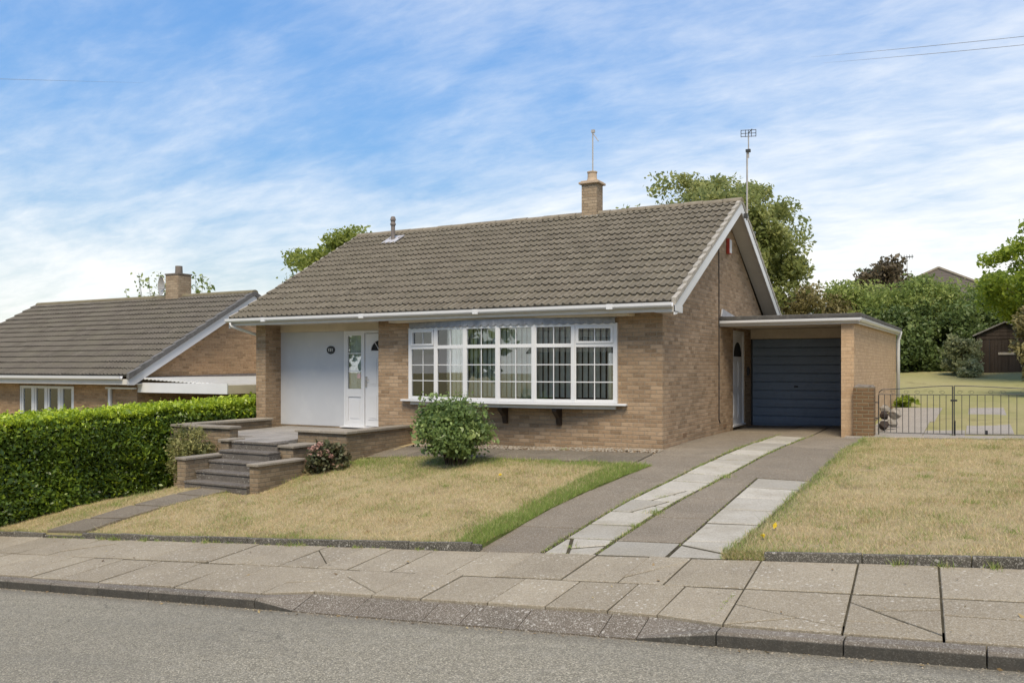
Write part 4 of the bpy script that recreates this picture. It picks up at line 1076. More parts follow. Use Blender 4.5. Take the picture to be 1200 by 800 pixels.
for (c, s, mt, lb) in (((3.22,5.0,.20),(.11,.10,.10),DRK,'dark lump of stone lying lowest behind the gate hinge'),
        ((3.36,5.3,.24),(.12,.10,.09),LGT,'flat grey stone lying behind the left gate leaf'),
        ((3.20,5.25,.40),(.10,.12,.09),DRK,'dark brown stone propped on the heap against the garage wall'),
        ((3.38,5.7,.42),(.14,.12,.12),LGT,'grey upright stone on the heap against the garage wall'),
        ((3.16,5.9,.5),(.11,.12,.10),LGT,'grey stone topmost on the heap beside the garage wall')):
    mb = MB(); c = (c[0], c[1], c[2]+.03); rock(mb, c, s, int(c[0]*100)); tag(mb.build('stone', mt), lb, 'stone', 'stones heaped behind the gate')

# ------------------------------------------------------------------ aerials and wires
a1 = thing('television_aerial', 'thin aerial mast with one short drooping arm on the bungalow chimney', 'aerial', (-3.23, RY, 6.2))
mb = MB(); mb.tube([(-3.25, RY+.08, 5.95), (-3.25, RY+.08, 7.22)], .017, 8); mb.build('mast', M['galv'], a1)
mb = MB(); mb.tube([(-3.27, RY+.08, 7.20), (-3.06, RY-.02, 6.92)], .011, 6); mb.box(-3.28,-3.20,RY+.05,RY+.11,7.17,7.24); mb.build('arm', M['galv'], a1)
a2 = thing('television_aerial', 'tall aerial with a boxy grid head above the gable peak', 'aerial', (.42, 4.5, 5.0))
mb = MB(); mb.tube([(.44, 4.52, 4.75), (.445, 4.5, 6.30)], .02, 8); mb.tube([(.48, 4.5, 6.14), (.475, 4.5, 6.66)], .014, 8); mb.build('mast', M['galv'], a2)
mb = MB(); mb.box(.42,.52,4.46,4.54,6.27,6.33); mb.build('clamp', M['iron'], a2); mb = MB(); mb.box(.385, .46, 4.45, 4.55, 4.8, 4.9); mb.build('clamp', M['iron'], a2)
mb = MB()
hx = .17
for z in (6.62, 6.69, 6.76): mb.tube([(.475-hx*.9, 4.45, z), (.475+hx*.9, 4.55, z)], .008, 5)
for k_ in (-1, -.4, .0, .4, 1): mb.tube([(.475+hx*.9*k_, 4.5+.05*k_, 6.61), (.475+hx*.9*k_, 4.5+.05*k_, 6.77)], .008, 5)
mb.tube([(.475, 4.5, 6.69), (.62, 4.2, 6.69)], .01, 5)
mb.build('grid_reflector', M['iron'], a2)
wm = plain('weathered_wire', (.2,.2,.19), .7, .3, .3, 3)
for i, (a, b, sag) in enumerate((((1.868,4.12,8.027),(7.2,7.04,8.635),.02), ((2.105,4.25,7.901),(7.2,7.04,8.448),.02))):
    pts = []; rs = []
    for j in range(25):
        t = j/24; p = [a[q]+(b[q]-a[q])*t for q in range(3)]; p[2] -= sag*4*t*(1-t); pts.append(p); rs.append(.001+.0045*min(1, t*2.5))
    mb = MB(); mb.tube(pts, rs, 5); tag(mb.build('overhead_wire', wm), ['upper overhead wire crossing the sky at the top right', 'lower overhead wire crossing the sky at the top right'][i], 'wire', 'overhead wires')
pts = []; rs = []
for j in range(25):
    t = j/24; a, b = (-22.4,-1.2,10.0), (-16.5,2.04,9.82); pts.append([a[q]+(b[q]-a[q])*t for q in range(3)]); rs.append(.0075*(1-t)+.001)
mb = MB(); mb.tube(pts, rs, 5); tag(mb.build('overhead_wire', wm), 'short dark overhead wire in the blue sky at the top left', 'wire', 'overhead wires')

# ------------------------------------------------------------------ neighbouring bungalow
nb = thing('bungalow', 'lower brick bungalow behind the hedge, grey tiled roof and lean-to canopy', 'bungalow', (-20, 4, -1.4))
NX, NL = -14.75, -25.4; nE, nEZ, nR, nRZ = -.02, 1.245, 4.42, 3.78
np_ = (nRZ-nEZ)/(nR-nE)
def nz_at(y, o=0): return nEZ + np_*((y if y <= nR else 2*nR-y)-nE)+o
mb = MB(); mb.box(NL+.1, -20.0, .43, .7, -3, 1.15); mb.box(-20.0,-17.44,.43,.7,-3,-.05); mb.box(-17.44, NX-.28, .43, .7, -3, 1.15); mb.build('front_wall', M['brick_next'], nb)
mb = MB(); mb.box(-20.05,-17.40,.425,.69,.945,1.15); mb.build('window_lintel', M['soldier'], nb)
mb = MB(); mb.prism([(.43, -3), (8.4, -3), (8.4, 1.1), (nR, nz_at(nR, -.15)), (.43, nz_at(.43, -.15))], 'x', NX-.28, NX); mb.build('gable_wall', M['brick_next'], nb); mb = MB(); mb.prism([(.7, -3), (8.4, -3), (8.4, 1.1), (nR, nz_at(nR, -.15)), (.7, nz_at(.7, -.15))], 'x', NL+.1, NL+.3); mb.build('gable_wall', M['brick_next'], nb)
mb = MB(); mb.box(NL+.3, NX-.28, 8.1, 8.4, -3, 1.1); mb.build('rear_wall', M['brick_next'], nb)
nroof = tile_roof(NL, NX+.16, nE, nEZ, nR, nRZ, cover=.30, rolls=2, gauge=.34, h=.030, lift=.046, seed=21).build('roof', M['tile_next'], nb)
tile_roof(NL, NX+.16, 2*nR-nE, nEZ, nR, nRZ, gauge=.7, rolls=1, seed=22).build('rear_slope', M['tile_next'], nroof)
mb = MB(); x = NL
while x < NX+.2:
    b = min(x+.45, NX+.26); pr_ = [(nR+.13*math.cos(a), nRZ-.03+.10*math.sin(a)) for a in [math.pi*i/8 for i in range(9)]]; mb.prism(pr_, 'x', x+.003, b-.003); x = b
mb.build('ridge_tiles', plain('olive_ridge', (.16,.14,.09), .9, .3, .2, 6), nroof)
mb = MB(); verge(mb, NX+.162, NX+.26, n=12, y0=nE, z0=nEZ, ry=nR, rz=nRZ, drop=.10, hgt=.055); mb.build('verge_tiles', M['verge_dark'], nroof, bevel=.006)
mb = MB()
for s in (1, -1):
    f = (lambda y: y) if s > 0 else (lambda y: 2*nR-y)
    mb.prism([(f(nE), nz_at(nE, -.105)), (f(nR), nz_at(nR, -.105)), (f(nR), nz_at(nR, -.36)), (f(nE+.2), nz_at(nE+.2, -.36)), (f(nE), nz_at(nE, -.24))], 'x', NX+.19, NX+.21)
mb.build('barge_board', M['white'], nb)
mb = MB(); mb.box(NL, NX+.2, nE, nE+.02, 1.01, 1.16); mb.box(NL, NX+.2, nE+.021, .43, 1.01, 1.03); mb.build('fascia', M['white_old'], nb)
mb = MB(); mb.prism([(nE-.003, 1.235), (nE-.01, 1.17), (nE-.05, 1.14), (nE-.10, 1.165), (nE-.11, 1.24), (nE-.095, 1.24), (nE-.05, 1.16)], 'x', NL, NX+.02); mb.build('gutter', M['white'], nb)
fr = MB()
for i in range(5):
    x = -19.97+i*(2.5/4); fr.box(x-.04, x+.04, .44, .52, -.02, .93)
fr.box(-19.97, -17.47, .445, .515, .86, .93); fr.box(-19.97,-17.47,.445,.515,-.04,.03)
for i in range(4):
    x = -19.97+i*.625
    for (a, b) in ((.05, .11), (.515, .575)): fr.box(x+a, x+b, .45, .51, .03, .86)
nw = fr.build('window', M['white'], nb)
mb = MB(); mb.box(-19.95, -17.5, .478, .482, .0, .9); mb.build('window_panes', M['glass'], nw)
mb = MB()
for i in range(60):
    xa = -19.95+2.45*i/60; xb = xa+2.45/60; mb.quad((xa, .60+.02*math.sin(i*1.7), 0), (xb, .60+.02*math.sin((i+1)*1.7), 0), (xb, .60+.02*math.sin((i+1)*1.7), .9), (xa, .60+.02*math.sin(i*1.7), .9))
mb.build('net_curtain', M['net'], nw)
mb = MB(); mb.box(-18.22, -17.62, nR-.26, nR+.26, 3.3, 4.47); nch = mb.build('chimney', M['chim'], nb)
mb = MB(); mb.box(-18.24,-17.60,nR-.28,nR+.28,4.47,4.51); mb.lathe([(.12,0),(.11,.26),(.09,.26)], (-17.90, nR, 4.51), 14); mb.build('chimney_pot', plain('dark_pot', (.16,.14,.12), .9, .2), nch)
mb = MB(); mb.box(-15.86, -15.76, .36, .42, -1.5, .90); mb.box(-15.95,-14.76,.34,.42,.88,.93); mb.build('downpipe', M['white'], nb)
# car port canopy fixed to the gable wall
cn = MB()
cn.box(NX+.003, -11.40, .44, .47, .80, 1.06); cpo = cn.build('canopy', M['white'], nb)
mb = MB(); mb.prism([(.47, .80), (7.5, .80), (7.5, 1.02), (.47, 1.02)], 'x', -11.43, -11.405); mb.build('canopy_side', M['cream'], cpo)
mb = MB()
for i in range(22):
    xa = NX+.003+(3.33)*i/22; w = 3.33/22
    za = 1.20-.16*i/22; zb_ = 1.20-.16*(i+1)/22
    mb.hexa([(xa, .471, za-.03), (xa+w*.5, .471, za-.03), (xa+w*.5, 7.5, za-.03), (xa, 7.5, za-.03)], [(xa, .471, za+.0), (xa+w*.5, .471, za+.0), (xa+w*.5, 7.5, za), (xa, 7.5, za)])
    mb.hexa([(xa+w*.5, .471, za-.05), (xa+w, .471, za-.05), (xa+w, 7.5, za-.05), (xa+w*.5, 7.5, za-.05)], [(xa+w*.5, .471, za-.022), (xa+w, .471, za-.022), (xa+w, 7.5, za-.022), (xa+w*.5, 7.5, za-.022)])
mb.build('canopy_sheet', plain('white_corrugated_sheet', (.66,.66,.64), .4, .4, .06, 3), cpo)
mb = MB(); mb.prism([(.43, 1.06), (8, 1.22), (8, 1.36), (.43, 1.20)], 'x', NX+.002, NX+.03); mb.build('wall_flashing', M['pipe'], cpo)
for y in (1.2, 6.5):
    mb = MB(); mb.box(-11.52, -11.44, y, y+.08, -2, .8); mb.build('canopy_post', M['cream'], cpo)
# satellite dish beside its chimney
ds = thing('satellite_dish', 'grey satellite dish seen edge on beside the lower chimney', 'dish', (-18.65, nR-.1, 4.0))
mb = MB(); vs = []; fs = []; rg, sg_ = 5, 16
for i in range(rg+1):
    r_ = .30*i/rg
    for j in range(sg_):
        a = 2*math.pi*j/sg_; u_ = r_*math.cos(a); w_ = -.08+.9*r_*r_
        vs.append((-18.62+.95*u_-.33*w_, nR-.1-.33*u_-.95*w_, 4.16+r_*1.05*math.sin(a)))
for i in range(rg):
    for j in range(sg_): fs.append([i*sg_+j, i*sg_+(j+1) % sg_, (i+1)*sg_+(j+1) % sg_, (i+1)*sg_+j])
mb.add(vs, fs); dso = mb.build('dish', M['galv'], ds); md = dso.modifiers.new('solid', 'SOLIDIFY'); md.thickness = .012; dso.rotation_euler = (0, 0, 0)
mb = MB(); mb.tube([(-18.70, nR-.1, 4.08), (-18.45, nR-.1, 4.06), (-18.32, nR-.1, 4.05)], .02, 6); mb.tube([(-18.68, nR-.1, 3.85), (-19.0, nR-.25, 3.9)], .012, 5); mb.build('bracket', M['galv'], ds)

# ------------------------------------------------------------------ vegetation
def leaves(P, size, tint, rg, up=.3, out=None, elong=1.6, fold=0.0, szvar=.35):
    """one pointed leaf (kite) at each point"""
    n = len(P); nrm = rg.normal(size=(n, 3)); nrm[:, 2] = nrm[:, 2]+up
    if out is not None: nrm += out
    nrm /= np.linalg.norm(nrm, axis=1)[:, None]
    a = rg.normal(size=(n, 3)); u = np.cross(nrm, a); u /= np.linalg.norm(u, axis=1)[:, None]; v = np.cross(nrm, u)
    s = size*rg.lognormal(0, szvar, n)[:, None]
    V = np.empty((n, 4, 3)); V[:, 0] = P-u*s*elong*.5; V[:, 1] = P+v*s*.42+u*s*.08; V[:, 2] = P+u*s*elong*.5; V[:, 3] = P-v*s*.42+u*s*.08
    return V.reshape(-1, 3)
def clumps(c, rad, n, per, spread, rg, flat=.75, shell=.55, squash=None):
    """points gathered in clumps inside an ellipsoid; returns points, outward dirs, clump centres"""
    d = rg.normal(size=(n, 3)); d /= np.linalg.norm(d, axis=1)[:, None]
    r = shell + (1-shell)*rg.random(n)**.6
    cc = d*r[:, None]*np.array(rad)
    cc[:, 2] = np.where(cc[:, 2] < 0, cc[:, 2]*flat, cc[:, 2])
    k = rg.integers(0, n, n*per)
    sp = spread*rg.uniform(.6, 1.35, n)[k][:, None]
    P = cc[k] + np.clip(rg.normal(size=(n*per, 3)), -1.7, 1.7)*sp*np.array([1, 1, .75])
    out = P/np.array(rad); out /= (np.linalg.norm(out, axis=1)[:, None]+1e-6)
    jit = rg.normal(0, .18, n)[k]
    return P+np.array(c), out, cc+np.array(c), jit
def tree(name, label, base, c, rad, lm, n=90, per=160, spread=.38, leaf_s=.16, seed=1, trunk=.2, cat='tree', bark='bark', shell=.55, flat=.75, limbs=14, group=None, tbase=.45, tslope=.25, up=.3):
    rg = np.random.default_rng(seed); t = thing(name, label, cat, base, group)
    P, out, cc, jit = clumps(c, rad, n, per, spread, rg, flat, shell)
    tint = np.clip(rg.normal(tbase, .17, len(P)) + jit, 0, 1)
    np_mesh('crown', leaves(P, leaf_s, tint, rg, up=up, out=out*.5), 4, tint, lm, t)
    mb = MB(); b = Vector(base); C0 = Vector(c)
    fork = b + (C0-b)*.62; fork.x += rg.normal(0, .1)
    mb.tube([b-Vector((0,0,.3)), b+(fork-b)*.5+Vector((rg.normal(0,.08), rg.normal(0,.08), 0)), fork], [trunk*1.25, trunk*.9, trunk*.72], 9)
    for q in cc[rg.choice(n, min(limbs, n), replace=False)]:
        q = Vector(q); m_ = fork.lerp(q, .5) + Vector((0,0,-.08*rad[2])); st_ = b.lerp(fork, rg.uniform(.75, 1)); mb.tube([st_, m_, q], [trunk*.42, trunk*.22, trunk*.06], 6)
    mb.build('trunk', M[bark], t, smooth=True)
    return t
L_syc = leaf('sycamore_leaf', [(0., (0.108,0.137,0.041)), (.45, (0.204,0.241,0.074)), (.75, (0.282,0.308,0.102)), (1., (0.360,0.371,0.144))], .5)
L_mid = leaf('mid_green_leaf', [(0., (0.079,0.116,0.026)), (.5, (0.176,0.238,0.055)), (1., (0.303,0.349,0.099))], .42)
L_dark = leaf('dark_evergreen_leaf', [(0., (0.051,0.081,0.023)), (.5, (0.100,0.146,0.043)), (1., (0.182,0.236,0.069))], .3)
L_bright = leaf('bright_green_leaf', [(0., (0.094,0.143,0.018)), (.5, (0.198,0.264,0.028)), (1., (0.341,0.407,0.055))], .5)
L_olive = leaf('olive_leaf', [(0., (0.101,0.089,0.036)), (.5, (0.187,0.166,0.064)), (1., (0.287,0.245,0.101))], .35)
L_copper = leaf('copper_leaf', [(0., (0.050,0.039,0.024)), (.5, (0.110,0.085,0.048)), (1., (0.160,0.130,0.072))], .35)
L_var = leaf('variegated_leaf', [(0., (.09,.11,.045)), (.5, (.24,.26,.12)), (1., (.42,.42,.24))], .35)
L_hedge = leaf('privet_leaf', [(0., (0.027,0.055,0.011)), (.4, (0.078,0.136,0.022)), (.7, (0.207,0.294,0.028)), (1., (0.465,0.559,0.041))], .3, .35)
L_bush = leaf('shrub_leaf', [(0., (0.055,0.094,0.029)), (.5, (0.133,0.195,0.055)), (.85, (0.218,0.296,0.094)), (1., (0.343,0.421,0.156))], .3, .4)

L_rear = leaf('lime_leaf', [(0., (.09,.12,.02)), (.5, (.19,.23,.045)), (1., (.30,.34,.08))], .45)
# big tree behind the house
tree('broadleaf_tree', 'large olive green broadleaf tree rising behind the bungalow gable', (-5.6, 22.8, .9), (-5.9, 22.7, 6.1), (4.45, 3.8, 3.85), L_syc, n=250, per=270, spread=.33, leaf_s=.11, seed=4, trunk=.34, limbs=26, tbase=.55, shell=.5)
tree('broadleaf_tree', 'green leafy tree showing over the left roof slope of the main bungalow', (-15.0, 9.3, -.8), (-14.3, 9.1, 4.35), (2.7, 2.2, 2.15), L_rear, n=80, per=210, spread=.22, leaf_s=.085, seed=9, trunk=.16, tbase=.75)
# young thin shoots behind the neighbour's ridge
t = thing('young_tree', 'young tree with thin leafy shoots behind the lower bungalow roof ridge', 'tree', (-20.5, 6.2, -1.6))
rg = np.random.default_rng(31); mb = MB(); pts = []
for x, h in ((-22.15,4.2),(-21.55,4.55),(-21.2,4.72),(-21.0,4.62),(-20.45,4.7),(-20.15,4.55),(-19.55,4.2),(-18.35,4.5),(-18.05,4.5),(-17.75,4.25)):
    b = Vector((-20.4+(x+20.4)*.7, 6.0, .2)); e = Vector((x+rg.normal(0,.05), 5.6+rg.normal(0,.15), h+.10)); mb.tube([(-20.5,6.2,-1.6), b, e], [.05,.025,.006], 5)
    k_ = 80; tt = rg.random(k_)**.6; q = np.array([b.lerp(e, float(s)) for s in tt]); q += rg.normal(0, .085, (k_, 3)); pts.append(q)
P = np.concatenate(pts); tn = np.clip(rg.normal(.6, .22, len(P)), 0, 1)
np_mesh('crown', leaves(P, .085, tn, rg), 4, tn, L_mid, t); mb.build('trunk', M['bark'], t)
# right-hand bright tree
tree('broadleaf_tree', 'bright yellow green tree at the right edge above the shed', (7.6, 21.5, 1.1), (7.35, 20.9, 4.75), (2.15, 2.2, 2.2), L_bright, n=120, per=260, spread=.25, leaf_s=.085, seed=12, trunk=.17, tbase=.5, flat=.9, shell=.6)
tree('broadleaf_tree', 'small green tree between the far house roof and the bright tree', (6.0, 33, 1.6), (6.1, 33, 4.6), (1.7, 1.6, 1.35), L_mid, n=45, per=110, spread=.3, leaf_s=.15, seed=14, trunk=.12, tbase=.6)
# boundary shrubs and hedge trees at the end of the back garden
def bush(name, label, base, c, rad, lm, n, per, spread, leaf_s, seed, cat='shrub', tbase=.45, shell=.6, up=.3, group='boundary shrubs behind the back lawn'):
    return tree(name, label, base, c, rad, lm, n=n, per=per, spread=spread, leaf_s=leaf_s, seed=seed, trunk=.06, cat=cat, bark='bark_dark', shell=shell, flat=1.0, limbs=7, tbase=tbase, up=up, group=group)
bush('shrub', 'olive brown shrub just right of the bungalow rear gable', (-2.0, 26.2, 1.2), (-2.0, 26.2, 3.2), (2.2, 1.5, 2.0), L_olive, 70, 300, .32, .085, 41, tbase=.55)
bush('shrub', 'broad light green shrub below the copper tree', (.6, 27.6, 1.4), (.5, 27.6, 3.35), (2.4, 1.7, 2.15), L_mid, 100, 320, .33, .085, 42, tbase=.62)
bush('shrub', 'light green shrub under the far house roof', (3.0, 28.2, 1.4), (2.9, 28.2, 3.15), (2.1, 1.6, 2.15), L_mid, 90, 320, .33, .085, 43, tbase=.58)
bush('shrub', 'dark evergreen shrub behind the garage downpipe', (1.4, 25.9, 1.2), (1.4, 25.9, 2.4), (1.9, 1.0, 1.5), L_dark, 80, 320, .28, .085, 44, tbase=.5)
bush('shrub', 'dark evergreen shrub left of the variegated bush', (3.6, 26.6, 1.3), (3.5, 26.6, 2.5), (1.8, 1.0, 1.65), L_dark, 80, 320, .28, .085, 45, tbase=.5)
bush('shrub', 'dark evergreen shrub behind the shed roof', (5.8, 28.3, 1.4), (5.8, 28.3, 2.9), (1.9, 1.2, 1.9), L_dark, 80, 300, .3, .085, 46, tbase=.62)
bush('shrub', 'pale olive shrub low behind the rear roof verge', (-4.6, 28, 1.1), (-4.6, 28, 3.0), (2.0, 1.4, 2.0), L_olive, 60, 260, .32, .085, 47, tbase=.7)
bush('shrub', 'tall mid green shrub standing behind the shed on the right', (8.6, 28.5, 1.5), (8.6, 28.5, 3.2), (2.2, 1.4, 2.2), L_mid, 70, 280, .33, .085, 48, tbase=.5)
tree('copper_tree', 'copper leaved treetop beyond the light green shrubs', (.4, 40, 1.8), (.35, 39.8, 6.3), (1.45, 1.4, 1.4), L_copper, n=50, per=120, spread=.26, leaf_s=.15, seed=51, trunk=.15, tbase=.5)
tree('dark_tree', 'small dark green treetop left of the copper tree', (-.7, 41, 1.8), (-.75, 41, 6.2), (.75, .8, 1.05), L_dark, n=30, per=110, spread=.2, leaf_s=.14, seed=52, trunk=.1, tbase=.6)
# far house, only its hipped roof shows
fh = thing('house', 'far house with a brown hipped roof above the garden shrubs', 'house', (2.6, 55, 2))
mb = MB(); A = (2.55, 52.4, 8.5); w = 4.6
mb.add([A, (2.55, 60.5, 8.5), (-3.2, 50, 5.6), (8.2, 50, 5.6), (8.2, 62, 5.6), (-3.2, 62, 5.6)], [[0,2,3],[0,3,4,1],[1,5,2,0],[1,4,5]])
mroof = None
def slate_rows():
    m, nt, b, _ = mat('far_roof_tiles'); k = N(nt); p = k.pos(); z = k.sep(p)[2]
    f = k.math('FRACT', k.math('MULTIPLY', z, 5.2))
    c = k.mix(k.ramp(f, [(.0, 0.), (.2, 1.), (.85, 1.), (1., .5)]), (.04,.033,.03), (.10,.082,.07)); c = k.mix(k.math('MULTIPLY', k.noise(p, 3, 4), .5), c, (.075,.066,.056))
    nt.links.new(c, b.inputs['Base Color']); b.inputs['Roughness'].default_value = .9; return m
mb.build('roof', slate_rows(), fh)
mb = MB(); mb.tube([A, (8.2, 50, 5.62)], .12, 6); mb.tube([A, (-3.2, 50, 5.62)], .12, 6); mb.build('hip_tiles', M['ridge'], fh)
mb = MB(); mb.box(-2.8, 7.8, 50.4, 61.6, 1.5, 5.6); mb.build('wall', M['brick_next'], fh)
fa = thing('television_aerial', 'small far aerial on a pole above the copper tree', 'aerial', (.6, 51.4, 6.5))
mb = MB(); mb.tube([(.6, 51.4, 5.9), (.6, 51.4, 9.3)], .03, 5); mb.build('mast', M['galv'], fa)
mb = MB(); mb.tube([(.2, 51.3, 9.25), (1.0, 51.5, 9.3)], .035, 5)
for k_ in range(5): mb.tube([(.25+.17*k_, 51.15, 9.27), (.25+.17*k_, 51.6, 9.27)], .02, 4); mb.tube([(.25+.17*k_, 51.35, 9.12), (.25+.17*k_, 51.35, 9.42)], .018, 4)
mb.build('arm', M['iron'], fa)

# shed
SX0, SX1, SY0, SY1 = 4.93, 6.95, 25.0, 27.6; SZ = 1.10
sh = thing('shed', 'dark timber garden shed with a pale strip on its door', 'shed', (5.9, 25, SZ))
mb = MB(); mx = (SX0+SX1)/2
mb.prism([(SX0, SZ), (SX1, SZ), (SX1, 2.82), (mx, 3.30), (SX0, 2.82)], 'y', SY0, SY1)
n = 16
for i in range(n):
    a = SX0+(SX1-SX0)*i/n; mb.box(a+.006, a+(SX1-SX0)/n-.006, SY0-.02, SY0-.001, SZ+.03, 2.60)
mb.box(SX0, SX1, SY0-.035, SY0-.001, 2.62, 2.74)
for i in range(3): mb.box(SX0+.05+.25*i*1.0, SX1-.05-.25*i, SY0-.025, SY0-.001, 2.76+.14*i, 2.885+.14*i)
mb.build('wall', M['shed'], sh)
mb = MB()
for s in (1, -1):
    e = mx-s*(mx-SX0+.14); q = [(mx, 3.34), (e, 2.79), (e, 2.73), (mx, 3.28)]
    mb.prism(q, 'y', SY0-.15, SY1+.1)
mb.build('roof', plain('grey_shed_felt', (.18,.17,.155), .9, .3, .2, 5), sh)
mb = MB(); mb.box(5.70, 6.38, SY0-.045, SY0-.022, 1.98, 2.08); mb.build('pale_strip', plain('pale_batten', (.42,.36,.28), .8, .3), sh)
mb = MB(); mb.box(5.38, 5.40, SY0-.03, SY0-.021, SZ+.03, 2.6); mb.build('door_joint', M['black_iron'], sh); mb = MB(); mb.box(6.62, 6.64, SY0-.03, SY0-.021, SZ+.03, 2.6); mb.build('door_joint', M['black_iron'], sh)
mb = MB(); mb.box(SX0-.02, SX1+.02, SY0-.05, SY1, SZ-.15, SZ+.06); mb.build('base', plain('pale_plinth', (.3,.28,.26), .9, .2, .4, 6), sh)
G2 = 'shrubs round the shed'
bush('shrub', 'grey green variegated bush against the left end of the shed', (4.45, 23.9, g(4.45,23.9)), (4.42, 23.9, 1.95), (.62, .55, .85), L_var, 40, 130, .14, .075, 61, tbase=.5, group=G2)
bush('shrub', 'low pale leaved shrub at the foot of the variegated bush', (4.72, 23.0, g(4.72,23.0)), (4.72, 23.0, 1.35), (.38, .35, .32), L_var, 20, 110, .10, .06, 62, tbase=.65, group=G2)
bush('shrub', 'tall shrub with brownish leaves in front of the right end of the shed', (6.5, 15.8, g(6.5,15.8)), (6.48, 15.8, 2.05), (.55, .5, 1.3), L_olive, 40, 130, .16, .07, 63, tbase=.7, group=G2)
bush('weed_clump', 'bright green weed growing at the foot of the garage downpipe', (3.15, 12.9, g(3.15,12.9)), (3.1, 12.6, .46), (.30, .25, .13), L_bright, 14, 70, .06, .05, 64, cat='weed', group=None, tbase=.4)

# front garden shrubs
t = thing('shrub', 'rounded green leafy shrub standing in front of the bow window', 'shrub', (-2.98, -2.25, -.25))
rg = np.random.default_rng(71)
P, out, cc, jit = clumps((-3.0, -2.25, .37), (.58, .52, .56), 85, 150, .115, rg, flat=.9, shell=.45)
keep = P[:, 2] > -.08+.5*np.maximum(0, .28-np.hypot(P[:, 0]+3, P[:, 1]+2.25)); P, out, jit = P[keep], out[keep], jit[keep]
tn = np.clip(rg.normal(.45, .16, len(P))+jit, 0, 1); np_mesh('foliage', leaves(P, .042, tn, rg, up=.5, out=out*.5), 4, tn, L_bush, t)
mb = MB()
for k_ in range(16):
    a = k_*.393*1.0; e = Vector((-2.98+.42*math.cos(a)*rg.uniform(.3,1), -2.25+.36*math.sin(a)*rg.uniform(.3,1), .2+rg.uniform(0,.5))); b = Vector((-2.98+.14*math.cos(a), -2.25+.10*math.sin(a), -.32)); mb.tube([b, b.lerp(e, .5)+Vector((0,0,.05)), e], [.017,.012,.004], 5)
mb.build('stems', M['bark_dark'], t)
t = thing('hydrangea', 'hydrangea with faded pink flower heads by the terrace wall corner', 'shrub', (-5.55, -2.75, -.5))
rg = np.random.default_rng(72); P, out, cc, jit = clumps((-5.52, -2.62, -.22), (.32, .28, .28), 45, 90, .075, rg, flat=1.1, shell=.5)
tn = np.clip(rg.normal(.35, .18, len(P))+jit, 0, 1); np_mesh('foliage', leaves(P, .042, tn, rg, up=.7, out=out*.6), 4, tn, leaf('hydrangea_leaf', [(0., (.035,.045,.02)), (.45, (.085,.10,.04)), (.7, (.15,.13,.07)), (1., (.24,.15,.10))], .25), t)
heads = []
fl = [(-5.74,-2.83,-.03),(-5.62,-2.89,-.01),(-5.56,-2.87,.03),(-5.36,-2.84,-.05),(-5.78,-2.78,-.18),(-5.80,-2.82,-.25),(-5.60,-2.72,.06),(-5.46,-2.88,-.10),(-5.68,-2.9,-.14),(-5.30,-2.78,-.14)]
for c in fl:
    d = rg.normal(size=(46, 3)); d /= np.linalg.norm(d, axis=1)[:, None]; P = np.array(c)+d*np.array([.05,.05,.038]); tn = rg.random(len(P)); np_mesh('flower_head', leaves(P, .032, tn, rg, elong=1.0), 4, tn, M['pink'], t)
mb = MB()
for k_ in range(12):
    a = k_*.524; mb.tube([(-5.55+.06*math.cos(a), -2.7+.05*math.sin(a), -.56), (-5.54+.24*math.cos(a), -2.66+.2*math.sin(a), -.12)], [.01,.005], 5)
mb.build('stems', M['bark_dark'], t)
t = thing('shrub', 'straggly yellow green shrub in front of the left terrace wall', 'shrub', (-8.7, -3.1, -.9))
rg = np.random.default_rng(73); P, out, cc, jit = clumps((-8.65, -3.05, -.25), (.50, .34, .52), 70, 110, .095, rg, flat=1.1, shell=.3)
tn = np.clip(rg.normal(.55, .2, len(P))+jit, 0, 1); np_mesh('foliage', leaves(P, .030, tn, rg, up=.3), 4, tn, leaf('yellowish_leaf', [(0.,(.05,.065,.02)),(.5,(.15,.16,.05)),(1.,(.36,.34,.13))], .35), t)
mb = MB()
for k_ in range(16):
    a = k_*.39; mb.tube([(-8.7+.05*math.cos(a), -3.1+.04*math.sin(a), -1.0), (-8.7+.42*math.cos(a), -3.05+.26*math.sin(a), -.1+rg.uniform(-.2,.35))], [.012,.004], 5)
mb.build('stems', M['bark_dark'], t)

# clipped hedge on the left boundary
hd = thing('hedge', 'long clipped privet hedge with bright new growth on top', 'hedge', (-10.8, -3, -1.25))
rg = np.random.default_rng(81)
HX0, HX1, HY0, HY1 = -11.3, -10.08, -8.0, 2.6
def htop(y): return .47 + .028*(np.asarray(y)+5.8)
def hbase(y): return np.minimum(G(np.full_like(np.asarray(y, float), -10.1), np.maximum(y, -6.15)), -1.05)
nF = 52000; y = rg.uniform(HY0, HY1, nF); s = rg.random(nF); zb = hbase(y); z = zb+.04+(htop(y)-zb-.02)*s
bulge = .05*np.sin(y*2.3)+.05*np.sin(z*4+y*1.3)+.03*np.sin(y*7.1+z*5)
x = HX1-.08+bulge-.10*(z > htop(y)-.12)+rg.normal(0, .055, nF)
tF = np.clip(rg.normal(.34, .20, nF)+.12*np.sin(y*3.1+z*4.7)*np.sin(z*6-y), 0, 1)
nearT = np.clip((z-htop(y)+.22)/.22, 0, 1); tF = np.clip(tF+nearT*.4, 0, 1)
PF = np.c_[x, y, z]; oF = np.tile([1.0, 0, .35], (nF, 1))
nT = 26000; y = rg.uniform(HY0, HY1, nT); x = rg.uniform(HX0, HX1-.06, nT); z = htop(y)+.035*np.sin(x*6+y*3)+rg.normal(0, .04, nT)
PT = np.c_[x, y, z]; tT = np.clip(rg.normal(.80, .14, nT), 0, 1); oT = np.tile([0, 0, 1.0], (nT, 1))
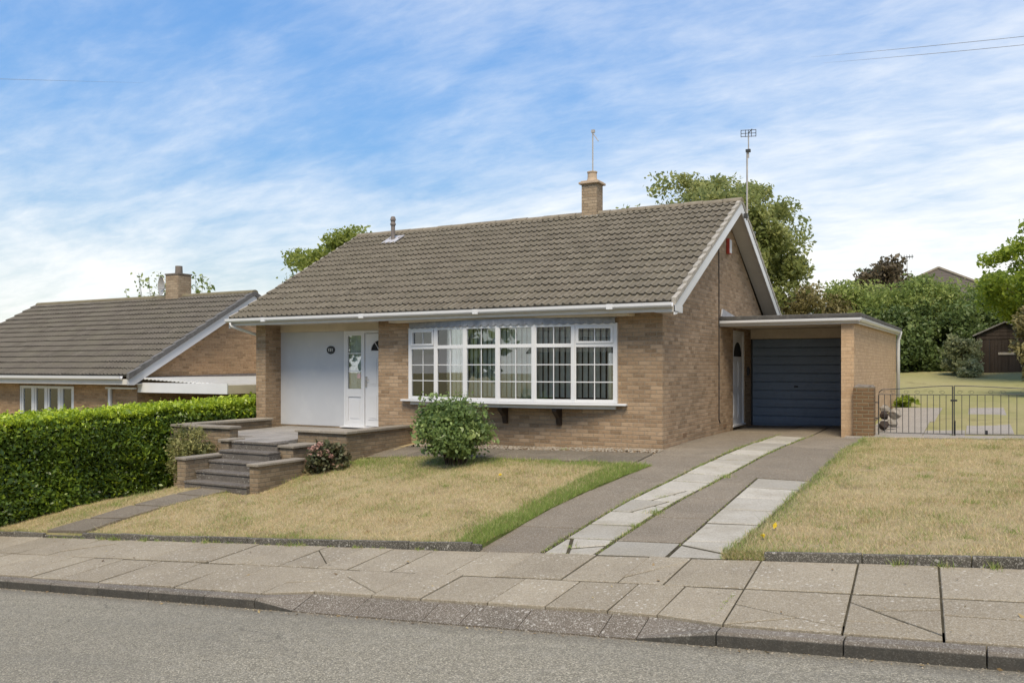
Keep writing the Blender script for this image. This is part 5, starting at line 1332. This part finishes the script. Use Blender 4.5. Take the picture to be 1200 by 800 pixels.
nE = 4500; xe = rg.uniform(HX0, HX1-.05, nE); sE = rg.random(nE); ye = np.full(nE, HY0)+rg.normal(0, .05, nE); ze = hbase(ye)+(htop(ye)-hbase(ye))*sE
ns = 520; sy = rg.uniform(HY0, HY1, ns); sx = rg.uniform(HX0+.2, HX1-.08, ns); hh = rg.uniform(.04, .15, ns); PS = []
for i in range(ns):
    k_ = 7; q = np.c_[np.full(k_, sx[i]), np.full(k_, sy[i]), htop(sy[i])+hh[i]*np.linspace(.1, 1.1, k_)]+rg.normal(0, .014, (k_, 3)); PS.append(q)
PS = np.concatenate(PS); tS = np.clip(rg.normal(.88, .1, len(PS)), 0, 1)
P = np.concatenate([PF, PT, np.c_[xe, ye, ze], PS]); tn = np.concatenate([tF, tT, rg.random(nE)*.5, tS]); oo = np.concatenate([oF, oT, np.tile([0,-1.0,.2], (nE,1)), np.tile([0,0,.3], (len(PS),1))])
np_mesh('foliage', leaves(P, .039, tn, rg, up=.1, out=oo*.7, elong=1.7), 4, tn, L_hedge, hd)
mb = MB()
for y in np.arange(HY0+.1, HY1, .22):
    b = float(hbase(np.array([y]))[0]); mb.tube([(-10.8+rg.normal(0,.1), y, b-.1), (-10.75+rg.normal(0,.12), y+rg.normal(0,.08), b+.9), (-10.6, y+rg.normal(0,.1), b+1.4)], [.022,.016,.006], 5)
mb.build('stems', M['bark_dark'], hd)
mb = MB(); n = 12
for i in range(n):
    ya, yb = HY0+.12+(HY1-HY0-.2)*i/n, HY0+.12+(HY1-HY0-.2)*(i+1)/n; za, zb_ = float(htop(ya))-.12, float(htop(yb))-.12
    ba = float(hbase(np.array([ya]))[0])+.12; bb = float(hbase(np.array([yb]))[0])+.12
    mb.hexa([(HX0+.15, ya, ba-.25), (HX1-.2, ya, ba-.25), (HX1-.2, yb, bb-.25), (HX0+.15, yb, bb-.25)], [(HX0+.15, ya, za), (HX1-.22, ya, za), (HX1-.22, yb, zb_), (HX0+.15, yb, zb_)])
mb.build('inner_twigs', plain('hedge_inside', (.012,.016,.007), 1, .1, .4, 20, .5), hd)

# ------------------------------------------------------------------ grass blades and weeds
def blades(P, h, w, tint, rg, lean=.6):
    n = len(P); a = rg.uniform(0, 2*np.pi, n); H = h*rg.lognormal(0, .35, n); Wd = w*rg.uniform(.7, 1.3, n)
    d = np.c_[np.cos(a), np.sin(a), np.zeros(n)]; b = rg.uniform(0, 2*np.pi, n); ln = lean*H*rg.random(n)
    V = np.empty((n, 3, 3)); V[:, 0] = P-d*Wd[:, None]*.5; V[:, 1] = P+d*Wd[:, None]*.5; V[:, 2] = P+np.c_[np.cos(b)*ln, np.sin(b)*ln, H]
    return V.reshape(-1, 3)
rg = np.random.default_rng(91)
def field(n, x0, x1, y0, y1, green, zf, keep=None, wp=None):
    x = rg.uniform(x0, x1, n); y = rg.uniform(y0, y1, n)
    if keep is not None: k_ = keep(x, y); x, y = x[k_], y[k_]
    if wp is not None: x = wp(x, y)
    gr = green(x, y); z = zf(x, y)-.004
    bare = np.sin(x*3.3+np.sin(y*2.7)*2)*np.sin(y*3.9+np.sin(x*2.2)*2.4)+.5*rg.normal(size=len(x))
    kk = bare < .85; x, y, z, gr = x[kk], y[kk], z[kk], gr[kk]
    pat = .5*np.sin(x*1.9+np.sin(y*1.3)*1.7)*np.sin(y*2.3+np.sin(x*1.1)*1.9)+.35*np.sin(x*4.7+y*2.9)*np.sin(y*5.3-x*3.7)
    gr = np.clip(gr+.17+.34*np.clip(pat, -.2, 1), 0, 1)
    t = np.where(rg.random(len(x)) < gr*.95, np.clip(rg.normal(.80, .12, len(x)), .55, 1), np.clip(rg.normal(.27, .16, len(x))-.17*pat, 0, .60))
    return np.c_[x, y, z], t, gr
def keepF(x, y):
    onpath = (y < -3.98) & (x > -8.42+(y+6.12)*.62) & (x < -7.48+(y+6.12)*.44)
    steps = (x > -9.72) & (x < -5.50) & (y > -2.12) | ((x > -8.0) & (x < -6.1) & (y > -3.95)) | ((x > -9.8) & (x < -8) & (y > -2.6))
    return ~(onpath | steps)
zF = lambda X, Y: G(X, Y)+lawn_lift(X, Y)+rough(X, Y)
P1, t1, g1_ = field(230000, -10.3, .03, -6.13, -1.60, greenness_front, zF, keepF, warpF)
P2, t2, g2_ = field(170000, 2.73, 7.2, -6.13, 3.6, greenness_side, zF, lambda x, y: x > 0, warpS)
P3, t3, g3_ = field(16000, -.42, .03, -6.1, -1.6, lambda X, Y: np.full(X.shape, .95), zF, lambda x, y: x < 9, warpF)
P = np.concatenate([P1, P2, P3]); tn = np.concatenate([t1, t2, t3]); gg_ = np.concatenate([g1_, g2_, g3_])
V = blades(P, .026+.020*gg_, .0055, tn, rg, 1.4)
stuff(np_mesh('grass', V, 3, tn, M['blade']), 'short sun dried straw coloured grass of the front lawns', 'grass')
n_ = 1500; f_ = rg.random(n_); x = rg.uniform(2.70, 3.13, n_); q = np.c_[x, -6.205+.10*f_, zp(x)+.07*f_-.004]
P = np.concatenate([P, q]); tn = np.concatenate([tn, np.clip(rg.normal(.55, .25, n_), 0, 1)]); gg_ = np.concatenate([gg_, np.full(n_, .6)])
V = blades(P, .026+.020*gg_, .0055, tn, rg, 1.4); bpy.data.objects.remove(bpy.data.objects['grass'])
stuff(np_mesh('grass', V, 3, tn, M['blade']), 'short sun dried straw coloured grass of the front lawns', 'grass')
# weeds in the joints of the drive, pavement and path
WP = []; WT = []
def tuft(x, y, z, n, r, h):
    global WP, WT
    q = np.c_[rg.normal(x, r, n), rg.normal(y, r, n), np.full(n, z)]; WP.append((q, h)); WT.append(np.clip(rg.normal(.74, .17, n), .3, 1))
for y in np.arange(-6.15, 4.2, .035):
    d = rg.random()
    if d < .92: x = stripx(y)-.015+rg.normal(0, .014); tuft(x, y, g(x, y)-.010, 12, .016, .02+.012*max(0, math.sin(y*3)))
    if d < .75: x = stripx(y)+SW+.015+rg.normal(0, .010); tuft(x, y, g(x, y)-.010, 11, .016, .02+.014*max(0, math.sin(y*2.3+1)))
    if d < .35 and y < -2: x = XR+.002+rg.normal(0, .005); tuft(x, y, g(x, y)-.012, 6, .009, .016)
for (x, y, n, r, h) in ((stripx(-4.4)+SW,-4.4,150,.055,.05),(stripx(-2.1)+SW+.03,-2.1,110,.05,.045),(stripx(-5.0)+SW-.02,-5.0,60,.04,.035),(stripx(-3.3)+.3,-3.55,70,.06,.03),(stripx(-6.0)+.25,-5.9,50,.06,.02)):
    tuft(x, y, g(x, y)-.005, n, r, h)
for yj in ys2[:16]:
    for _ in range(14): x = stripx(yj)+rg.uniform(0, SW); tuft(x, yj+rg.normal(0, .006), g(x, yj)-.012, 5, .012, .014)
for x in rg.uniform(-8.5, -.2, 46): tuft(x, -6.20, float(zp(x))-.005, 22, .03, rg.uniform(.015, .05))
for x in (-6.9,-6.6,-5.9,-4.6,-3.05,-2.9,4.35,4.7,5.1): tuft(x, -6.205, float(zp(x))-.005, 70, .045, .055)
for x in np.arange(3.1, 4.0, .03): tuft(x*0+3.10+rg.normal(0, .008), rg.uniform(-8.0, -6.3), float(pave(3.1,-7))-.03, 4, .01, .012)
for (x, y, n, r, h) in ((-8.45,-4.25,170,.10,.06),(-8.3,-4.9,120,.09,.05),(-8.1,-5.6,80,.08,.045),(-7.6,-6.05,60,.07,.03),(-8.55,-5.95,60,.08,.03),(-5.35,-2.3,160,.12,.05),(-5.1,-1.8,200,.12,.05),(-4.6,-1.7,160,.12,.05),(-6.0,-3.3,160,.14,.05),(-5.6,-3.1,140,.12,.05),
      (-2.4,-1.75,160,.14,.05),(-1.9,-1.72,150,.12,.05),(-1.4,-1.72,150,.12,.045),(-3.6,-1.9,130,.12,.05),(4.9,-3.2,60,.06,.05),(3.35,3.55,90,.06,.05),(4.55,4.0,40,.05,.04),(-4.2,-.45,60,.08,.05),(-1.75,-.42,40,.05,.04)):
    tuft(x, y, g(x, y)+.02, n, r, h)
Vw = []
for (q, h) in WP: Vw.append(blades(q, h, .007, None, rg, 1.1))
stuff(np_mesh('weeds', np.concatenate(Vw), 3, np.concatenate(WT), M['blade']), 'green weeds growing in the paving joints and lawn edges', 'weeds')
WB = []; WBt = []
for i in range(150):
    if i % 2: x, y = rg.uniform(-8.2, -.3), rg.uniform(-5.9, -1.9)
    else: x, y = rg.uniform(3.1, 6.5), rg.uniform(-5.9, 3.2)
    if not keepF(np.array([x]), np.array([y]))[0]: continue
    z = float(zF(np.array([x]), np.array([y]))[0])
    n_ = int(rg.integers(25, 90)); r_ = rg.uniform(.03, .10); q = np.c_[rg.normal(x, r_, n_), rg.normal(y, r_, n_), np.full(n_, z-.004)]
    WB.append(blades(q, rg.uniform(.03, .055), .006, None, rg, 1.2)); WBt.append(np.clip(rg.normal(rg.choice([.12, .34, .7, .8]), .10, n_), 0, 1))
stuff(np_mesh('grass', np.concatenate(WB), 3, np.concatenate(WBt), M['blade']), 'rougher tufts of longer grass scattered over the front lawns', 'grass')
vs = []; tt = []
for i in range(1500):
    if i < 1050: x, y = rg.uniform(-9, 7), -8.225-abs(rg.normal(0, .055)); z = float(road_z(np.array(x), np.array(y)))+.002; sz = rg.uniform(.004, .011)
    else: x, y = rg.uniform(-9, 6.5), rg.uniform(-8.0, -6.25); z = float(pave(x, y))+.002; sz = rg.uniform(.003, .008)
    a = rg.uniform(0, 6.3); o = octa*(sz*rg.uniform(.6, 1.5, 3)); o = np.c_[o[:, 0]*math.cos(a)-o[:, 1]*math.sin(a), o[:, 0]*math.sin(a)+o[:, 1]*math.cos(a), o[:, 2]]+(x, y, z)
    for t in tri: vs.append(o[list(t)]); tt.append(rg.random())
stuff(np_mesh('grit', np.concatenate(vs), 3, tt, plain('mixed_grit', (.25,.22,.17), .95, .2, .6, 40)), 'loose grit gathered in the gutter along the kerb', 'grit')
n_ = 260; x = rg.uniform(-8, 6.5, n_); y = np.where(rg.random(n_) < .55, -8.24-np.abs(rg.normal(0, .06, n_)), rg.uniform(-8.0, -6.22, n_)); z = np.where(y < -8.2, road_z(x, y), pave(x, y))+.012
P_ = np.c_[x, y, z]; tn = rg.random(n_)
stuff(np_mesh('fallen_leaves', leaves(P_, .016, tn, rg, up=3.0), 4, tn, leaf('dead_leaf', [(0., (.09,.06,.03)), (.5, (.22,.15,.07)), (1., (.4,.32,.15))], .1)), 'dry fallen leaves along the kerb and pavement', 'leaves')
# dandelions in the lawn
for i, (x, y) in enumerate(((2.98,-5.55),(3.0,-5.05),(-1.62,-3.05))):
    z = g(x, y)+.05; mb = MB()
    d = thing('dandelion', ['small yellow dandelion by the right kerb corner of the drive', 'yellow dandelion at the drive edge, a little further up', 'yellow dandelion in the middle of the left lawn'][i], 'flower', (x, y, z-.03), 'dandelions in the lawn')
    rr_ = np.random.default_rng(i); pp = np.array([x, y, z+.035])+rr_.normal(0, .008, (26, 3)); tt = rr_.random(26)
    np_mesh('flower_head', leaves(pp, .018, tt, rr_), 4, tt, M['yellow'], d)
    mb.tube([(x, y, z-.03), (x+.004, y, z+.03)], .0022, 4); mb.build('stalk', M['bark_dark'], d)

# ------------------------------------------------------------------ across the road (what the window glass mirrors)
oz = -1.45
oh = thing('house', 'dark brick house across the road, mirrored in the right panes of the bow window', 'house', (-11, -27, oz))
mb = MB(); mb.box(-11.5, 1.0, -30, -24, oz-1, oz+3.6); mb.build('wall', M['brick_red'], oh)
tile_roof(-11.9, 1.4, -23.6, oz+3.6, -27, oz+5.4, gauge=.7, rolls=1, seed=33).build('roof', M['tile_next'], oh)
mb = MB(); mb.box(-9.6, -7, -24.02, -23.97, oz+.9, oz+2.2); mb.box(-3.2,-1.6,-24.02,-23.97,oz+.9,oz+2.2); ow = mb.build('window', M['white'], oh)
mb = MB(); mb.box(-9.5, -7.1, -23.965, -23.96, oz+1, oz+2.1); mb.box(-3.1,-1.7,-23.965,-23.96,oz+1,oz+2.1); mb.build('window_panes', M['dark'], ow)
tree('broadleaf_tree', 'broad tree across the road, mirrored in the left panes of the bow window', (-24, -26, -2.2), (-24, -26, 3.2), (4.2, 3.5, 3.4), L_mid, n=50, per=60, spread=.6, leaf_s=.4, seed=95, trunk=.3)
tree('broadleaf_tree', 'small dark tree across the road, mirrored in the middle panes of the bow window', (-17.8, -28.5, -1.9), (-17.8, -28.5, 2.6), (2.4, 2.4, 2.6), L_dark, n=40, per=60, spread=.5, leaf_s=.3, seed=96, trunk=.25)

# ------------------------------------------------------------------ sky, sun, camera
SUN_EL, SUN_AZ = 56, 157        # azimuth clockwise from +Y
world = bpy.data.worlds.new('World'); scene.world = world; world.use_nodes = True
nt = world.node_tree; nt.nodes.clear(); k = N(nt)
out = k.n('ShaderNodeOutputWorld'); bg = k.n('ShaderNodeBackground'); k.l(bg.outputs[0], out.inputs[0])
sky = k.n('ShaderNodeTexSky'); sky.sky_type = 'NISHITA'; sky.sun_disc = False; sky.sun_elevation = R(SUN_EL); sky.sun_rotation = R(SUN_AZ)
sky.air_density = 1.0; sky.dust_density = .25; sky.ozone_density = 1.5
tc = k.n('ShaderNodeTexCoord'); d = tc.outputs['Generated']; dx, dy, dz = k.sep(d)
el = k.math('MAXIMUM', dz, 0.0)
den = k.math('ADD', el, .22)
pxy = k.comb(k.math('DIVIDE', dx, den), k.math('DIVIDE', dy, den), 0.)
mp = k.n('ShaderNodeMapping'); k.l(pxy, mp.inputs[0]); mp.inputs['Rotation'].default_value = (0, 0, R(38)); mp.inputs['Scale'].default_value = (1.0, 2.1, 1.0)
n1 = k.noise(mp.outputs[0], 1.15, 9, .60, .5)
n2 = k.noise(pxy, .9, 5, .55, .3)
n3 = k.noise(mp.outputs[0], 5.0, 8, .62, .3)
cl = k.math('ADD', k.math('MULTIPLY', n1, .48), k.math('MULTIPLY', n2, .50)); n4 = k.noise(mp.outputs[0], 11.0, 6, .65, .6)
cl = k.math('ADD', cl, k.math('MULTIPLY', k.math('SUBTRACT', n3, .5), .26)); cl = k.math('ADD', cl, k.math('MULTIPLY', k.math('SUBTRACT', n4, .5), .11))
hor = k.math('POWER', k.math('SUBTRACT', 1., el, clamp=True), 5.0)     # thicker veil towards the horizon
cl = k.math('ADD', cl, k.math('MULTIPLY', hor, .50))
rgt = k.math('MULTIPLY', k.math('ADD', k.math('MULTIPLY', dx, .877), k.math('MULTIPLY', dy, .479)), .20)   # more cloud towards the right
cl = k.math('ADD', cl, rgt)
cm = k.n('ShaderNodeMapRange', interpolation_type='SMOOTHSTEP'); k.l(cl, cm.inputs[0])
cm.inputs[1].default_value = .385; cm.inputs[2].default_value = 1.0
hsv = k.n('ShaderNodeHueSaturation'); hsv.inputs['Saturation'].default_value = 1.22; hsv.inputs['Value'].default_value = .74; lum = k.vm('DOT_PRODUCT', sky.outputs[0], (.25,.6,.15))
soft = k.math('DIVIDE', 1.0, k.math('ADD', .82, k.math('POWER', k.math('DIVIDE', lum, 2.6), 1.15)))
k.l(k.vm('SCALE', sky.outputs[0], None, soft), hsv.inputs['Color'])
c = k.mix(cm.outputs[0], hsv.outputs[0], (2.42, 2.40, 2.34))
k.l(c, bg.inputs[0]); bg.inputs[1].default_value = .104
sun = bpy.data.lights.new('sun', 'SUN'); sun.energy = 1.05; sun.angle = R(26); sun.color = (1.0, .87, .68)
so = bpy.data.objects.new('sun', sun); COL.objects.link(so)
az, el_ = R(SUN_AZ), R(SUN_EL)
sv = Vector((math.sin(az)*math.cos(el_), math.cos(az)*math.cos(el_), math.sin(el_)))
so.rotation_euler = sv.to_track_quat('Z', 'Y').to_euler(); so.location = (10, -10, 20)

cam = bpy.data.cameras.new('camera'); co = bpy.data.objects.new('camera', cam); COL.objects.link(co)
co.location = (4.9652, -14.7049, 1.4552); co.rotation_euler = (R(90), 0, .50087)
cam.sensor_width = 36; cam.lens = 996.46/1200*36; cam.shift_y = 30.82/1200; cam.clip_end = 4000; cam.clip_start = .05
scene.camera = co
vs_ = scene.view_settings; vs_.view_transform = 'Standard'; vs_.look = 'None'; vs_.gamma = 1; vs_.exposure = 2.2; vs_.use_curve_mapping = False
scene.render.engine = 'CYCLES'
scene.cycles.max_bounces = 6; scene.cycles.diffuse_bounces = 3; scene.cycles.transparent_max_bounces = 8
scene.cycles.use_denoising = True
